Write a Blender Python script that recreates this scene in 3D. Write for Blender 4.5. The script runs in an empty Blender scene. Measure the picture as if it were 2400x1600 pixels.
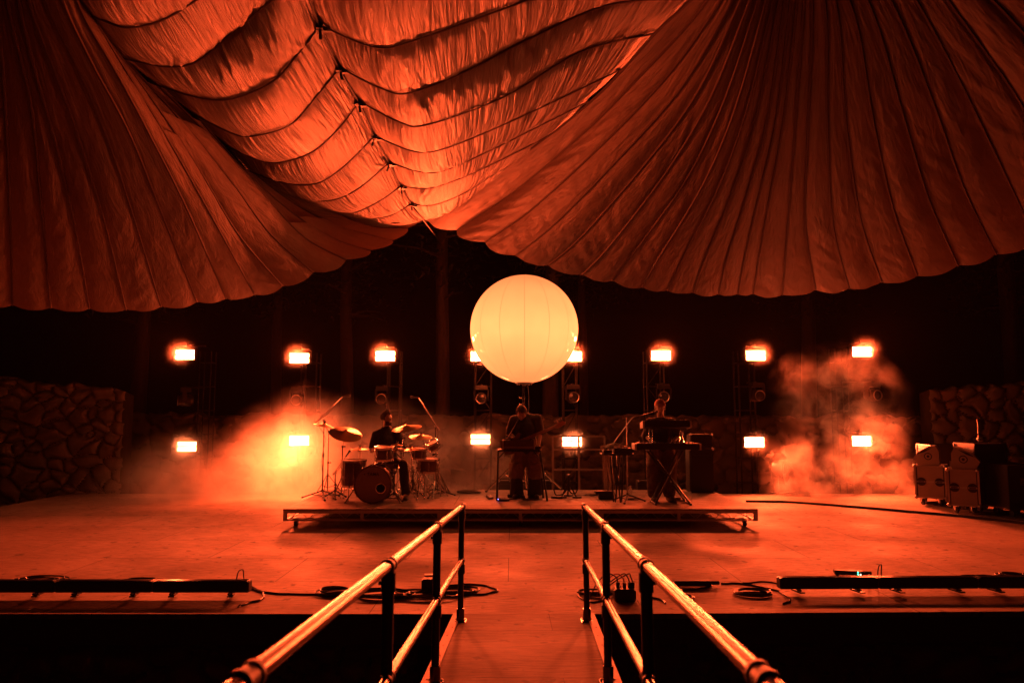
import bpy, bmesh, math, random
import numpy as np
from mathutils import Vector, Matrix, Euler, noise
R = math.radians
PI = math.pi
random.seed(7)
S = bpy.context.scene
col = S.collection

# ---------------------------------------------------------------- camera, night sky, exposure
FPX, CZ = 1690.0, 1.765
PITCH = math.atan(165 / FPX)
cd = bpy.data.cameras.new('camera')
cam = bpy.data.objects.new('camera', cd); col.objects.link(cam)
cam.location = (0, 0, CZ); cam.rotation_euler = (PI / 2 + PITCH, 0, 0)
cd.sensor_width = 36; cd.lens = 36 * FPX / 2400; cd.clip_start = 0.05; cd.clip_end = 400
cd.dof.use_dof = True; cd.dof.focus_distance = 11.8; cd.dof.aperture_fstop = 3.2
S.camera = cam
w = bpy.data.worlds.new('World'); S.world = w; w.use_nodes = True
wn = w.node_tree.nodes; wl = w.node_tree.links
bg = wn['Background']; sky = wn.new('ShaderNodeTexSky'); sky.sky_type = 'NISHITA'
sky.sun_disc = False; sky.sun_elevation = R(-8); sky.sun_rotation = R(160)
wl.new(sky.outputs[0], bg.inputs[0]); bg.inputs[1].default_value = 0.004
S.view_settings.view_transform = 'Standard'; S.view_settings.look = 'None'
S.view_settings.exposure = 0.0; S.view_settings.gamma = 1
S.cycles.use_denoising = True
S.cycles.max_bounces = 6; S.cycles.diffuse_bounces = 2; S.cycles.glossy_bounces = 3
S.cycles.transmission_bounces = 6; S.cycles.volume_bounces = 2; S.cycles.transparent_max_bounces = 12
S.cycles.volume_step_rate = 1.0; S.cycles.volume_max_steps = 256
S.cycles.sample_clamp_indirect = 12
S.cycles.use_adaptive_sampling = True; S.cycles.adaptive_threshold = 0.01
S.cycles.caustics_reflective = False

LAMP_POWER = 150.0
STRIP_COL = (1.0, .19, .06)
BEAM_W, TILT = 205.0, 15
DOWN_W = 170.0
LOW_POWER = 70.0
LAMP_COL = (1.0, 0.082, 0.019)
BALLOON_COL = (1.0, 0.235, 0.068)
BALLOON_POWER = 2.6
PUFF_D = 0.15
HAZE_D = 0.00007

# ---------------------------------------------------------------- helpers
_c, _s = math.cos(PITCH), math.sin(PITCH)
def ray(px, py):
    dx, dy = (px - 1200) / FPX, (800 - py) / FPX
    return Vector((dx, _c - dy * _s, _s + dy * _c))
def P(px, py, Y):
    d = ray(px, py); return Vector((0, 0, CZ)) + d * (Y / d.y)
def G(px, py, z=0.0):
    d = ray(px, py); return Vector((0, 0, CZ)) + d * ((z - CZ) / d.z)

def V(*a): return Vector(a)

class MB:
    def __init__(s): s.v = []; s.f = []; s.m = []; s.uv = None
    def add(s, vs, fs, mi=0):
        b = len(s.v); s.v += [Vector(p) for p in vs]
        s.f += [tuple(b + i for i in f) for f in fs]; s.m += [mi] * len(fs); return s
    def box(s, c, d, rot=None, mi=0, taper=1.0):
        c = Vector(c); M = rot if rot is not None else Matrix.Identity(3)
        if isinstance(M, (int, float)): M = Matrix.Rotation(M, 3, 'Z')
        vs = []
        for z in (-.5, .5):
            t = 1.0 if z < 0 else taper
            for x, y in ((-.5, -.5), (.5, -.5), (.5, .5), (-.5, .5)):
                vs.append(c + M @ Vector((x * d[0] * t, y * d[1] * t, z * d[2])))
        return s.add(vs, [(3, 2, 1, 0), (4, 5, 6, 7), (0, 1, 5, 4), (1, 2, 6, 5), (2, 3, 7, 6), (3, 0, 4, 7)], mi)
    def tube(s, path, r, n=8, mi=0, cap=True, closed=False):
        path = [Vector(p) for p in path]; N = len(path)
        rr = r if isinstance(r, (list, tuple)) else [r] * N
        up = None; rings = []
        for i, p in enumerate(path):
            if closed: t = path[(i + 1) % N] - path[i - 1]
            else: t = path[min(i + 1, N - 1)] - path[max(i - 1, 0)]
            if t.length < 1e-9: t = Vector((0, 0, 1))
            t.normalize()
            if up is None:
                a = Vector((0, 0, 1)) if abs(t.z) < .9 else Vector((1, 0, 0))
                up = (a - t * a.dot(t)).normalized()
            else:
                up = up - t * up.dot(t)
                up = up.normalized() if up.length > 1e-6 else t.orthogonal().normalized()
            b = t.cross(up)
            rings.append([p + (up * math.cos(2 * PI * k / n) + b * math.sin(2 * PI * k / n)) * rr[i] for k in range(n)])
        vs = [q for ring in rings for q in ring]; fs = []
        for i in range(N if closed else N - 1):
            j = (i + 1) % N
            for k in range(n):
                k2 = (k + 1) % n; fs.append((i * n + k, i * n + k2, j * n + k2, j * n + k))
        if cap and not closed:
            fs.append(tuple(range(n - 1, -1, -1))); fs.append(tuple((N - 1) * n + k for k in range(n)))
        return s.add(vs, fs, mi)
    def cyl(s, a, b, r, r2=None, n=12, mi=0):
        return s.tube([a, b], [r, r if r2 is None else r2], n, mi)
    def lathe(s, prof, c=(0, 0, 0), axis=(0, 0, 1), n=24, mi=0):   # prof: (radius, height)
        ax = Vector(axis).normalized(); q = ax.orthogonal().normalized(); b = ax.cross(q); c = Vector(c)
        vs = []; fs = []; N = len(prof)
        for r, h in prof:
            for k in range(n):
                a = 2 * PI * k / n; vs.append(c + ax * h + (q * math.cos(a) + b * math.sin(a)) * max(r, 1e-5))
        for i in range(N - 1):
            for k in range(n):
                k2 = (k + 1) % n; fs.append((i * n + k, i * n + k2, (i + 1) * n + k2, (i + 1) * n + k))
        return s.add(vs, fs, mi)
    def prism(s, pts, o, ex, ey, depth, mi=0):   # polygon pts (a,b) in the ex/ey plane, extruded along ex x ey
        o, ex, ey = Vector(o), Vector(ex), Vector(ey); nz = ex.cross(ey).normalized() * depth; n = len(pts)
        a = [o + ex * p[0] + ey * p[1] for p in pts]; vs = a + [p + nz for p in a]
        fs = [tuple(range(n - 1, -1, -1)), tuple(range(n, 2 * n))] + [(i, (i + 1) % n, n + (i + 1) % n, n + i) for i in range(n)]
        return s.add(vs, fs, mi)
    def ball(s, c, r, n=12, m=8, mi=0):
        rr = Vector(r) if hasattr(r, '__len__') else Vector((r, r, r)); c = Vector(c)
        vs = []; fs = []
        for i in range(m + 1):
            t = PI * i / m
            for k in range(n):
                a = 2 * PI * k / n
                vs.append(c + Vector((rr.x * math.sin(t) * math.cos(a), rr.y * math.sin(t) * math.sin(a), rr.z * math.cos(t))))
        for i in range(m):
            for k in range(n):
                k2 = (k + 1) % n; fs.append((i * n + k, (i + 1) * n + k, (i + 1) * n + k2, i * n + k2))
        return s.add(vs, fs, mi)
    def build(s, name, mats, parent=None, smooth=True, bevel=0, uvs=None, weld=False):
        me = bpy.data.meshes.new(name); off = Vector((0, 0, 0))
        if parent is not None:                                       # parts are stored relative to their thing
            off = wloc(parent)
        me.from_pydata([tuple(p - off) for p in s.v], [], s.f)
        if not isinstance(mats, (list, tuple)): mats = [mats]
        for m in mats: me.materials.append(m)
        me.polygons.foreach_set('material_index', s.m)
        if uvs is not None:
            lay = me.uv_layers.new(name='UVMap')
            for lp in me.loops: lay.data[lp.index].uv = uvs[lp.vertex_index]
        if weld or True:
            bm = bmesh.new(); bm.from_mesh(me)
            if uvs is None: bmesh.ops.remove_doubles(bm, verts=bm.verts, dist=1e-5)
            if bevel:
                try: bmesh.ops.bevel(bm, geom=[e for e in bm.edges if e.is_manifold and e.calc_face_angle(0) > .6], offset=bevel, segments=2, affect='EDGES', clamp_overlap=True)
                except Exception: pass
            if uvs is None: bmesh.ops.recalc_face_normals(bm, faces=bm.faces)
            bm.to_mesh(me); bm.free()
        if smooth:
            me.polygons.foreach_set('use_smooth', [True] * len(me.polygons))
            me.set_sharp_from_angle(angle=R(38))
        o = bpy.data.objects.new(name, me); col.objects.link(o)
        if parent is not None: o.parent = parent
        return o

def wloc(o):
    v = Vector((0, 0, 0))
    while o is not None: v = v + o.location; o = o.parent
    return v
def tag(o, label=None, cat=None, group=None, kind=None):
    if label: o['label'] = label
    if cat: o['category'] = cat
    if group: o['group'] = group
    if kind: o['kind'] = kind
    return o
def thing(name, loc, label, cat, group=None):
    o = bpy.data.objects.new(name, None); col.objects.link(o); o.location = loc
    o.empty_display_size = .1
    return tag(o, label, cat, group)
def copy_tree(o, parent=None):
    c = o.copy(); col.objects.link(c)
    if parent is not None: c.parent = parent
    for ch in list(o.children):
        if ch.type != 'LIGHT': copy_tree(ch, c)
    return c
def catenary(a, b, sag, n=14):
    a, b = Vector(a), Vector(b)
    return [a.lerp(b, i / n) - Vector((0, 0, sag * 4 * (i / n) * (1 - i / n))) for i in range(n + 1)]
def spline(pts, n=8):
    pts = [Vector(p) for p in pts]; out = []; N = len(pts)
    for i in range(N - 1):
        p0, p1, p2, p3 = pts[max(i - 1, 0)], pts[i], pts[i + 1], pts[min(i + 2, N - 1)]
        for k in range(n):
            t = k / n
            out.append(0.5 * ((2 * p1) + (p2 - p0) * t + (2 * p0 - 5 * p1 + 4 * p2 - p3) * t * t + (3 * p1 - p0 - 3 * p2 + p3) * t ** 3))
    out.append(pts[-1]); return out

# ---------------------------------------------------------------- materials
def nodes(name):
    m = bpy.data.materials.new(name); m.use_nodes = True
    nt = m.node_tree; return m, nt.nodes, nt.links, nt.nodes['Principled BSDF']
def mat(name, c, rough=.5, metal=0.0, var=.25, scale=8.0, bump=0.0, bscale=60.0, spec=.5, coord='Object'):
    m, n, l, b = nodes(name)
    tc = n.new('ShaderNodeTexCoord'); nz = n.new('ShaderNodeTexNoise'); nz.inputs['Scale'].default_value = scale; nz.inputs['Detail'].default_value = 6
    l.new(tc.outputs[coord], nz.inputs['Vector'])
    mx = n.new('ShaderNodeMix'); mx.data_type = 'RGBA'
    mx.inputs[6].default_value = (*[x * (1 - var) for x in c], 1); mx.inputs[7].default_value = (*[min(1, x * (1 + var)) for x in c], 1)
    l.new(nz.outputs[0], mx.inputs[0]); l.new(mx.outputs[2], b.inputs['Base Color'])
    mr = n.new('ShaderNodeMapRange'); dr = .12 if metal < 1 else .04; mr.inputs[3].default_value = max(.02, rough - dr); mr.inputs[4].default_value = min(1, rough + dr)
    l.new(nz.outputs[0], mr.inputs[0]); l.new(mr.outputs[0], b.inputs['Roughness'])
    b.inputs['Metallic'].default_value = metal; b.inputs['Specular IOR Level'].default_value = spec
    if bump:
        n2 = n.new('ShaderNodeTexNoise'); n2.inputs['Scale'].default_value = bscale; n2.inputs['Detail'].default_value = 4
        l.new(tc.outputs[coord], n2.inputs['Vector'])
        bp = n.new('ShaderNodeBump'); bp.inputs['Strength'].default_value = bump; bp.inputs['Distance'].default_value = .01
        l.new(n2.outputs[0], bp.inputs['Height']); l.new(bp.outputs[0], b.inputs['Normal'])
    return m
def emis(name, c, power):
    m, n, l, b = nodes(name)
    b.inputs['Base Color'].default_value = (.8, .7, .6, 1); b.inputs['Emission Color'].default_value = (*c, 1)
    b.inputs['Emission Strength'].default_value = power; return m

M_BLACK = mat('black_powder_coat', (.02, .02, .022), .45, .0, .3, 20)
M_BLACKM = mat('black_metal', (.035, .033, .032), .38, .6, .3, 20)
M_CHROME = mat('chrome', (.75, .74, .72), .16, 1, .08, 30)
M_STEEL = mat('galvanised_steel', (.42, .41, .40), .38, .9, .2, 14)
M_ALU = mat('aluminium', (.80, .77, .73), .5, .15, .18, 9)
M_RUBBER = mat('rubber', (.018, .017, .017), .7, 0, .3, 30)
M_CABLE = mat('cable_rubber', (.02, .019, .02), .38, 0, .3, 30)
M_STONE_LIT = mat('field_stone_lit', (.34, .28, .23), .9, 0, .4, 3.2, .6, 24)  # same stone as the back wall, lightened to paint in more light
M_STONE = mat('field_stone', (.09, .075, .06), .9, 0, .4, 3.2, .6, 24)  # darkened to paint in the back wall's shade; also used for joints
M_MORTAR = mat('dark_mortar', (.07, .06, .05), .95, 0, .4, 6, .5, 40)
M_GROUND = mat('packed_earth', (.10, .08, .06), .95, 0, .4, 2.0, .7, 14)
M_BARK = mat('pine_bark', (.03, .022, .016), .9, 0, .5, 7, .9, 22)
M_LEAF = mat('pine_needles', (.008, .012, .006), .7, 0, .5, 5)
M_PLASTIC = mat('black_plastic', (.025, .024, .024), .5, 0, .3, 14, .15, 90)
M_CASE = mat('flight_case_laminate', (.33, .28, .25), .5, 0, .15, 5, .12, 160)
M_WHITEP = mat('pale_plastic', (.6, .58, .55), .5, 0, .12, 9)
M_LAMP = emis('blinder_light', STRIP_COL, LAMP_POWER)
M_LAMPHOT = emis('blinder_light_bright', STRIP_COL, LAMP_POWER * .9)
M_LAMPLOW = emis('blinder_light_dimmer', STRIP_COL, LOW_POWER)

def floor_mat(name, c, off, bw=2.44, bh=1.22, rot=0.0, rough=.7, spec=.2):
    m, n, l, b = nodes(name)
    tc = n.new('ShaderNodeTexCoord'); mp = n.new('ShaderNodeMapping')
    mp.inputs['Location'].default_value = (off[0], off[1], 0); mp.inputs['Rotation'].default_value = (0, 0, rot)
    l.new(tc.outputs['Object'], mp.inputs['Vector'])
    br = n.new('ShaderNodeTexBrick'); br.inputs['Scale'].default_value = 1; br.offset = .5; br.squash = 1
    br.inputs['Mortar Size'].default_value = .005; br.inputs['Mortar Smooth'].default_value = .3; br.inputs['Bias'].default_value = 0
    br.inputs['Brick Width'].default_value = bw; br.inputs['Row Height'].default_value = bh
    br.inputs['Color1'].default_value = (*[x * .88 for x in c], 1); br.inputs['Color2'].default_value = (*[x * 1.1 for x in c], 1)
    br.inputs['Mortar'].default_value = (.05, .04, .03, 1)
    l.new(mp.outputs[0], br.inputs['Vector'])
    g = n.new('ShaderNodeMapping'); g.inputs['Scale'].default_value = (3.2, 34, 1); l.new(mp.outputs[0], g.inputs['Vector'])
    gn = n.new('ShaderNodeTexNoise'); gn.inputs['Scale'].default_value = 1.6; gn.inputs['Detail'].default_value = 12; gn.inputs['Roughness'].default_value = .68
    l.new(g.outputs[0], gn.inputs['Vector'])
    big = n.new('ShaderNodeTexNoise'); big.inputs['Scale'].default_value = .9; big.inputs['Detail'].default_value = 7; l.new(mp.outputs[0], big.inputs['Vector'])
    sp = n.new('ShaderNodeTexNoise'); sp.inputs['Scale'].default_value = 7; sp.inputs['Detail'].default_value = 3; l.new(mp.outputs[0], sp.inputs['Vector'])
    def rng(src, a, b_, c0, c1):
        r = n.new('ShaderNodeMapRange'); r.inputs[1].default_value = a; r.inputs[2].default_value = b_; r.inputs[3].default_value = c0; r.inputs[4].default_value = c1
        l.new(src, r.inputs[0]); return r.outputs[0]
    def mul(a, b_):
        r = n.new('ShaderNodeMath'); r.operation = 'MULTIPLY'; l.new(a, r.inputs[0]); l.new(b_, r.inputs[1]); return r.outputs[0]
    k = mul(mul(rng(gn.outputs[0], .33, .67, .45, 1.45), rng(big.outputs[0], .3, .7, .72, 1.22)), rng(sp.outputs[0], .30, .37, .35, 1.0))
    sc_ = n.new('ShaderNodeMapping'); sc_.inputs['Scale'].default_value = (9, 55, 1); sc_.inputs['Rotation'].default_value = (0, 0, .5); l.new(mp.outputs[0], sc_.inputs['Vector'])
    s2 = n.new('ShaderNodeTexNoise'); s2.inputs['Scale'].default_value = 1; s2.inputs['Detail'].default_value = 3; l.new(sc_.outputs[0], s2.inputs['Vector'])
    s3 = n.new('ShaderNodeTexNoise'); s3.inputs['Scale'].default_value = 38; s3.inputs['Detail'].default_value = 2; l.new(mp.outputs[0], s3.inputs['Vector'])
    k = mul(mul(k, rng(s2.outputs[0], .66, .74, 1.0, 1.5)), rng(s3.outputs[0], .25, .33, .5, 1.0))
    vm = n.new('ShaderNodeVectorMath'); vm.operation = 'SCALE'; l.new(br.outputs['Color'], vm.inputs[0]); l.new(k, vm.inputs['Scale'])
    l.new(vm.outputs[0], b.inputs['Base Color'])
    l.new(rng(big.outputs[0], .3, .7, rough + .1, rough - .12), b.inputs['Roughness'])
    bp = n.new('ShaderNodeBump'); bp.inputs['Strength'].default_value = .55; bp.inputs['Distance'].default_value = .006
    l.new(gn.outputs[0], bp.inputs['Height'])
    bp2 = n.new('ShaderNodeBump'); bp2.inputs['Strength'].default_value = .8; bp2.inputs['Distance'].default_value = .006; bp2.invert = True
    l.new(br.outputs['Fac'], bp2.inputs['Height']); l.new(bp.outputs[0], bp2.inputs['Normal']); l.new(bp2.outputs[0], b.inputs['Normal'])
    b.inputs['Specular IOR Level'].default_value = spec
    return m
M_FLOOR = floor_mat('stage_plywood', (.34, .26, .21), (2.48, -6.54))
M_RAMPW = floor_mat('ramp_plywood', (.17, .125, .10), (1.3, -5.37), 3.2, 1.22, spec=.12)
M_RISERW = floor_mat('riser_plywood', (.34, .26, .21), (3.5, -11.3), 2.44, 1.35)

def fabric_mat(name, c, sx, sy, fine=1.0, transl=.28, rough=.5, spec=.6, b2s=.4):
    m, n, l, b = nodes(name)
    uv = n.new('ShaderNodeUVMap'); mp = n.new('ShaderNodeMapping'); mp.inputs['Scale'].default_value = (sx, sy, 1); l.new(uv.outputs[0], mp.inputs['Vector'])
    n1 = n.new('ShaderNodeTexNoise'); n1.inputs['Scale'].default_value = 1; n1.inputs['Detail'].default_value = 6; n1.inputs['Roughness'].default_value = .6; n1.inputs['Distortion'].default_value = .5
    l.new(mp.outputs[0], n1.inputs['Vector'])
    tc = n.new('ShaderNodeTexCoord'); n2 = n.new('ShaderNodeTexNoise'); n2.inputs['Scale'].default_value = 9; n2.inputs['Detail'].default_value = 6; l.new(tc.outputs['Object'], n2.inputs['Vector'])
    n3 = n.new('ShaderNodeTexNoise'); n3.inputs['Scale'].default_value = 1.1; n3.inputs['Detail'].default_value = 3; l.new(tc.outputs['Object'], n3.inputs['Vector'])
    b1 = n.new('ShaderNodeBump'); b1.inputs['Strength'].default_value = 1.0; b1.inputs['Distance'].default_value = .06 * fine; l.new(n1.outputs[0], b1.inputs['Height'])
    b2 = n.new('ShaderNodeBump'); b2.inputs['Strength'].default_value = b2s; b2.inputs['Distance'].default_value = .02; l.new(n2.outputs[0], b2.inputs['Height']); l.new(b1.outputs[0], b2.inputs['Normal'])
    mr = n.new('ShaderNodeMapRange'); mr.inputs[1].default_value = .3; mr.inputs[2].default_value = .7; mr.inputs[3].default_value = .8; mr.inputs[4].default_value = 1.1; l.new(n3.outputs[0], mr.inputs[0])
    vm = n.new('ShaderNodeVectorMath'); vm.operation = 'SCALE'; vm.inputs[0].default_value = c; l.new(mr.outputs[0], vm.inputs['Scale'])
    l.new(vm.outputs[0], b.inputs['Base Color']); b.inputs['Roughness'].default_value = rough; b.inputs['Specular IOR Level'].default_value = spec
    b.inputs['Sheen Weight'].default_value = .15; l.new(b2.outputs[0], b.inputs['Normal'])
    tr = n.new('ShaderNodeBsdfTranslucent'); l.new(vm.outputs[0], tr.inputs['Color']); l.new(b2.outputs[0], tr.inputs['Normal'])
    mx = n.new('ShaderNodeMixShader'); mx.inputs[0].default_value = transl
    l.new(b.outputs[0], mx.inputs[1]); l.new(tr.outputs[0], mx.inputs[2]); l.new(mx.outputs[0], n['Material Output'].inputs['Surface'])
    return m
FABC = (.215, .137, .096)
M_SWAG = fabric_mat('parachute_silk_swag', FABC, .9, 46, 1.0, .08, .45, .7, .12)
M_CURT = fabric_mat('parachute_silk_skirt', FABC, 3.0, 10, .45, .05, .65, .3, .2)
M_SEAM = mat('seam_tape', (.10, .05, .035), .8, 0, .2, 20)
# ---------------------------------------------------------------- setting
gr = MB().box((0, 10, -1.75), (90, 90, .1)); tag(gr.build('ground', M_GROUND, smooth=False), kind='structure')
STAGE_F, STAGE_B = 6.54, 15.9
# stage platform, its front edge slightly bent
fl, fr, kk = G(-500, 1420, 0), G(2900, 1402, 0), G(1230, 1421.5, 0)
fl = V(-9.6, fl.y, 0); fr = V(9.6, fr.y, 0)
sm = MB()
outline = [(fl.x, 6.56), (-.75, 6.54), (.62, 6.54), (9.6, 6.74), (9.6, STAGE_B), (-9.6, STAGE_B)]
sm.prism(outline, (0, 0, -.045), (1, 0, 0), (0, 1, 0), .045)
st = tag(sm.build('stage_floor', M_FLOOR, smooth=False), kind='structure')
fa = MB()
for a, b in (((-9.6, 6.59), (-.75, 6.57)), ((-.75, 6.57), (.62, 6.57)), ((.62, 6.57), (9.6, 6.77))):
    d = V(b[0] - a[0], b[1] - a[1], 0); fa.box(V((a[0] + b[0]) / 2, (a[1] + b[1]) / 2 + .02, -.16), (d.length, .04, .225), math.atan2(d.y, d.x))
fa.box((-9.58, 11.2, -.16), (.04, 9.2, .225)); fa.box((9.58, 11.3, -.16), (.04, 9.0, .225)); fa.box((0, 15.86, -.16), (19.1, .04, .225))
M_FASC = mat('dark_timber', (.12, .085, .06), .75, 0, .3, 5, .4, 30)
tag(fa.build('stage_fascia', M_FASC, smooth=False), kind='structure')

# dry stone walls: one relief of rounded boulders per wall
def stone_wall(name, x0, x1, y, z0, ztop, seed, size=.42, res=.03, thick=.5, ang=0.0, label=None, mats=None, rough_top=.13):
    rs = np.random.RandomState(seed)
    W = x1 - x0; ha, hb = ztop[0] - z0, ztop[1] - z0; H = max(ha, hb)
    nx, nz = int(W / res) + 1, int(H / res) + 1
    pts = []
    ry = int(H / (size * .72)) + 3; rx = int(W / size) + 3
    for j in range(-1, ry):
        for i in range(-1, rx):
            pts.append(((i + .5 * (j % 2) + rs.uniform(-.38, .38)) * size, (j + rs.uniform(-.36, .36)) * size * .72))
    pts = np.array(pts); sc = rs.uniform(.6, 1.55, len(pts)); lev = rs.uniform(-.05, .05, len(pts))
    X, Z = np.meshgrid(np.linspace(0, W, nx), np.linspace(0, 1, nz))
    topn = np.array([noise.noise(V(x * 1.7 + seed, 3.1, 0)) + .6 * noise.noise(V(x * 4.5 + seed, 9.1, 0)) for x in np.linspace(0, W, nx)]) * rough_top
    Htop = ha + (hb - ha) * X / W + topn[None, :]
    Zr = Z * Htop
    wx = X + .06 * np.sin(Zr * 7 + seed) ; wz = Zr * 1.18 + .05 * np.sin(X * 6)
    D = np.sqrt((wx[..., None] - pts[:, 0]) ** 2 + (wz[..., None] - pts[:, 1]) ** 2) / sc
    o = np.argsort(D, axis=2)[..., :2]; F1 = np.take_along_axis(D, o[..., :1], 2)[..., 0]; F2 = np.take_along_axis(D, o[..., 1:2], 2)[..., 0]
    e = np.clip((F2 - F1) / (size * .55), 0, 1); rel = np.sqrt(1 - (1 - e) ** 2.4) * .15 + lev[o[..., 0]] * (e > .12)
    edge = np.minimum(np.minimum(X, W - X) / .12, (Htop - Zr) / .12).clip(0, 1); rel = rel - (1 - np.sqrt(1 - (1 - edge) ** 2)) * .10
    mb = MB(); vs = []; ca, sa = math.cos(ang), math.sin(ang)
    def put(x, yy, z): return V(x0 + x * ca - yy * sa, y + x * sa + yy * ca, z0 + z)
    for j in range(nz):
        for i in range(nx): vs.append(put(X[j, i], -rel[j, i], Zr[j, i]))
    fs = [(j * nx + i, j * nx + i + 1, (j + 1) * nx + i + 1, (j + 1) * nx + i) for j in range(nz - 1) for i in range(nx - 1)]
    mi = [1 if e[j, i] < .03 else 0 for j in range(nz - 1) for i in range(nx - 1)]
    b = len(vs)
    for i in range(nx): vs.append(put(X[0, i], thick, 0))
    for i in range(nx): vs.append(put(X[0, i], thick, Htop[0, i] - .08))
    top = (nz - 1) * nx
    for i in range(nx - 1):
        fs.append((top + i, top + i + 1, b + nx + i + 1, b + nx + i)); mi.append(0)
        fs.append((b + i + 1, b + i, b + nx + i, b + nx + i + 1)); mi.append(0)
    fs.append(tuple([j * nx for j in range(nz - 1, -1, -1)] + [b, b + nx])); mi.append(1)  # end faces get the dark joint material to paint shade on them
    fs.append(tuple([j * nx + nx - 1 for j in range(nz)] + [b + 2 * nx - 1, b + nx - 1])); mi.append(1)
    mb.v = vs; mb.f = fs; mb.m = mi
    o_ = mb.build(name, mats or [M_STONE, M_MORTAR]); tag(o_, label, 'wall'); return o_
stone_wall('stone_wall', -16.2, -9.55, 17.4, -1.7, (3.05, 2.28), 3, .46, ang=R(4), label='tall boulder wall left of the stage, ending below the leftmost lighting tower', mats=[M_STONE_LIT, M_STONE])
stone_wall('stone_wall', 10.05, 16.2, 17.4, -1.7, (2.28, 2.9), 8, .46, ang=R(-4), label='tall boulder wall at the far right, behind the flight cases', mats=[M_STONE_LIT, M_STONE])
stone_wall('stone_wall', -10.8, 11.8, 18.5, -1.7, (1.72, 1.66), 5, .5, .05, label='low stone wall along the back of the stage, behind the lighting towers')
stone_wall('stone_wall', -8.0, -.85, 6.78, -1.7, (-.29, -.29), 12, .4, .04, rough_top=.01, label='stone wall under the stage front, left of the ramp', mats=[M_STONE_LIT, M_STONE])
stone_wall('stone_wall', .75, 8.2, 6.86, -1.7, (-.29, -.29), 14, .4, .04, rough_top=.01, label='stone wall under the stage front, right of the ramp', mats=[M_STONE_LIT, M_STONE])

# ---------------------------------------------------------------- ramp and its handrails
RS = .056; DX = .0237
def rp(off, Y, dz=0.0): return V(off + DX * Y, Y, RS * (STAGE_F - Y) + dz)
def ramp_box(mb, o0, o1, Ya, Yb, z0, z1, mi=0):
    c = [rp(o, Y, z) for z in (z0, z1) for (o, Y) in ((o0, Ya), (o1, Ya), (o1, Yb), (o0, Yb))]
    mb.add(c, [(3, 2, 1, 0), (4, 5, 6, 7), (0, 1, 5, 4), (1, 2, 6, 5), (2, 3, 7, 6), (3, 0, 4, 7)], mi)
RL, RRt = -.655, .553
ramp = thing('ramp', rp(-.05, 3), 'plywood ramp running down to the stage front between the two handrails', 'ramp')
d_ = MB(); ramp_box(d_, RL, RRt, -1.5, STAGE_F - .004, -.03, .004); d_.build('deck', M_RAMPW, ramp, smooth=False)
for o0, o1 in ((RL - .012, RL + .058), (RRt - .058, RRt + .012)):
    d_ = MB(); ramp_box(d_, o0, o1, -1.5, STAGE_F - .02, .006, .012)
    for k in range(22):
        q = rp((o0 + o1) / 2 + random.uniform(-.01, .01), .6 + k * .27, .012); d_.cyl(q, q + V(0, 0, .003), .006, n=6)
    d_.build('edge_strip', mat('worn_trim', (.30, .22, .17), .6, 0, .3, 12), ramp, smooth=False)
for o0 in (RL + .02, RRt - .07, -.08):
    d_ = MB(); ramp_box(d_, o0, o0 + .05, -1.5, STAGE_F - .1, -.22, -.03); d_.build('joist', M_FASC, ramp, smooth=False)
for Yq in (5.2, 3.2, 1.2):
    for o0 in (RL + .05, RRt - .05):
        d_ = MB(); q = rp(o0, Yq, -.2); d_.cyl(V(q.x, q.y, -1.7), q, .03); d_.build('leg', M_STEEL, ramp)

M_RAIL = mat('worn_steel_pipe', (.11, .07, .048), .17, 1, .03, 2); M_RAIL.node_tree.links.remove([k for k in M_RAIL.node_tree.links if k.to_socket.name == 'Roughness'][0]); M_RAIL.node_tree.nodes['Principled BSDF'].inputs['Roughness'].default_value = .25
M_POST = mat('dark_post_steel', (.03, .028, .026), .5, .4, .3, 20)
def handrail(off, side, label):
    h = thing('handrail', rp(off, 4), label, 'handrail', None)
    posts = [6.24, 4.60, 3.02, 1.52]
    def rail(z, ya, yb, r):
        m = MB(); segs = 60
        pth = [rp(off, ya + (yb - ya) * i / segs, z) for i in range(segs + 1)]
        m.tube(pth, r, 24); return m
    rail(.945, 6.42, -1.0, .0215).build('top_rail', M_RAIL, h)
    rail(.50, 6.27, -1.0, .0195).build('mid_rail', M_RAIL, h)
    ax = V(DX, 1, -RS).normalized()
    for Y in posts:
        p0, p1 = rp(off + side * .006, Y), rp(off, Y, .93)
        m = MB().cyl(p0 + V(0, 0, .01), p1, .0245, n=20); po = m.build('post', M_POST, h)
        m = MB(); m.cyl(p0 + V(0, 0, .003), p0 + V(0, 0, .11), .033, n=20); m.box(p0 + V(0, 0, .006), (.10, .10, .008))
        for sx in (-1, 1):
            for sy in (-1, 1): m.cyl(p0 + V(sx * .038, sy * .038, .008), p0 + V(sx * .038, sy * .038, .018), .007, n=6)
        m.build('base_socket', M_RAIL, po)
        for z, r in ((.945, .0285), (.50, .0265)):
            c = rp(off, Y, z); m = MB()
            m.lathe([(r - .004, -.042), (r + .001, -.040), (r + .001, -.026), (r - .003, -.022), (r - .003, .022), (r + .001, .026), (r + .001, .040), (r - .004, .042)], c, ax, 24)
            m.cyl(c - V(0, 0, .03), c - V(0, 0, .105), .030, n=20)
            m.cyl(c + V(side * .02, 0, -.07), c + V(side * .04, 0, -.07), .008, n=8)
            m.build('fitting', M_POST, po)
    return h
handrail(-.575, -1, 'steel pipe handrail with black posts along the left edge of the ramp')
handrail(.475, 1, 'steel pipe handrail with black posts along the right edge of the ramp')

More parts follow.
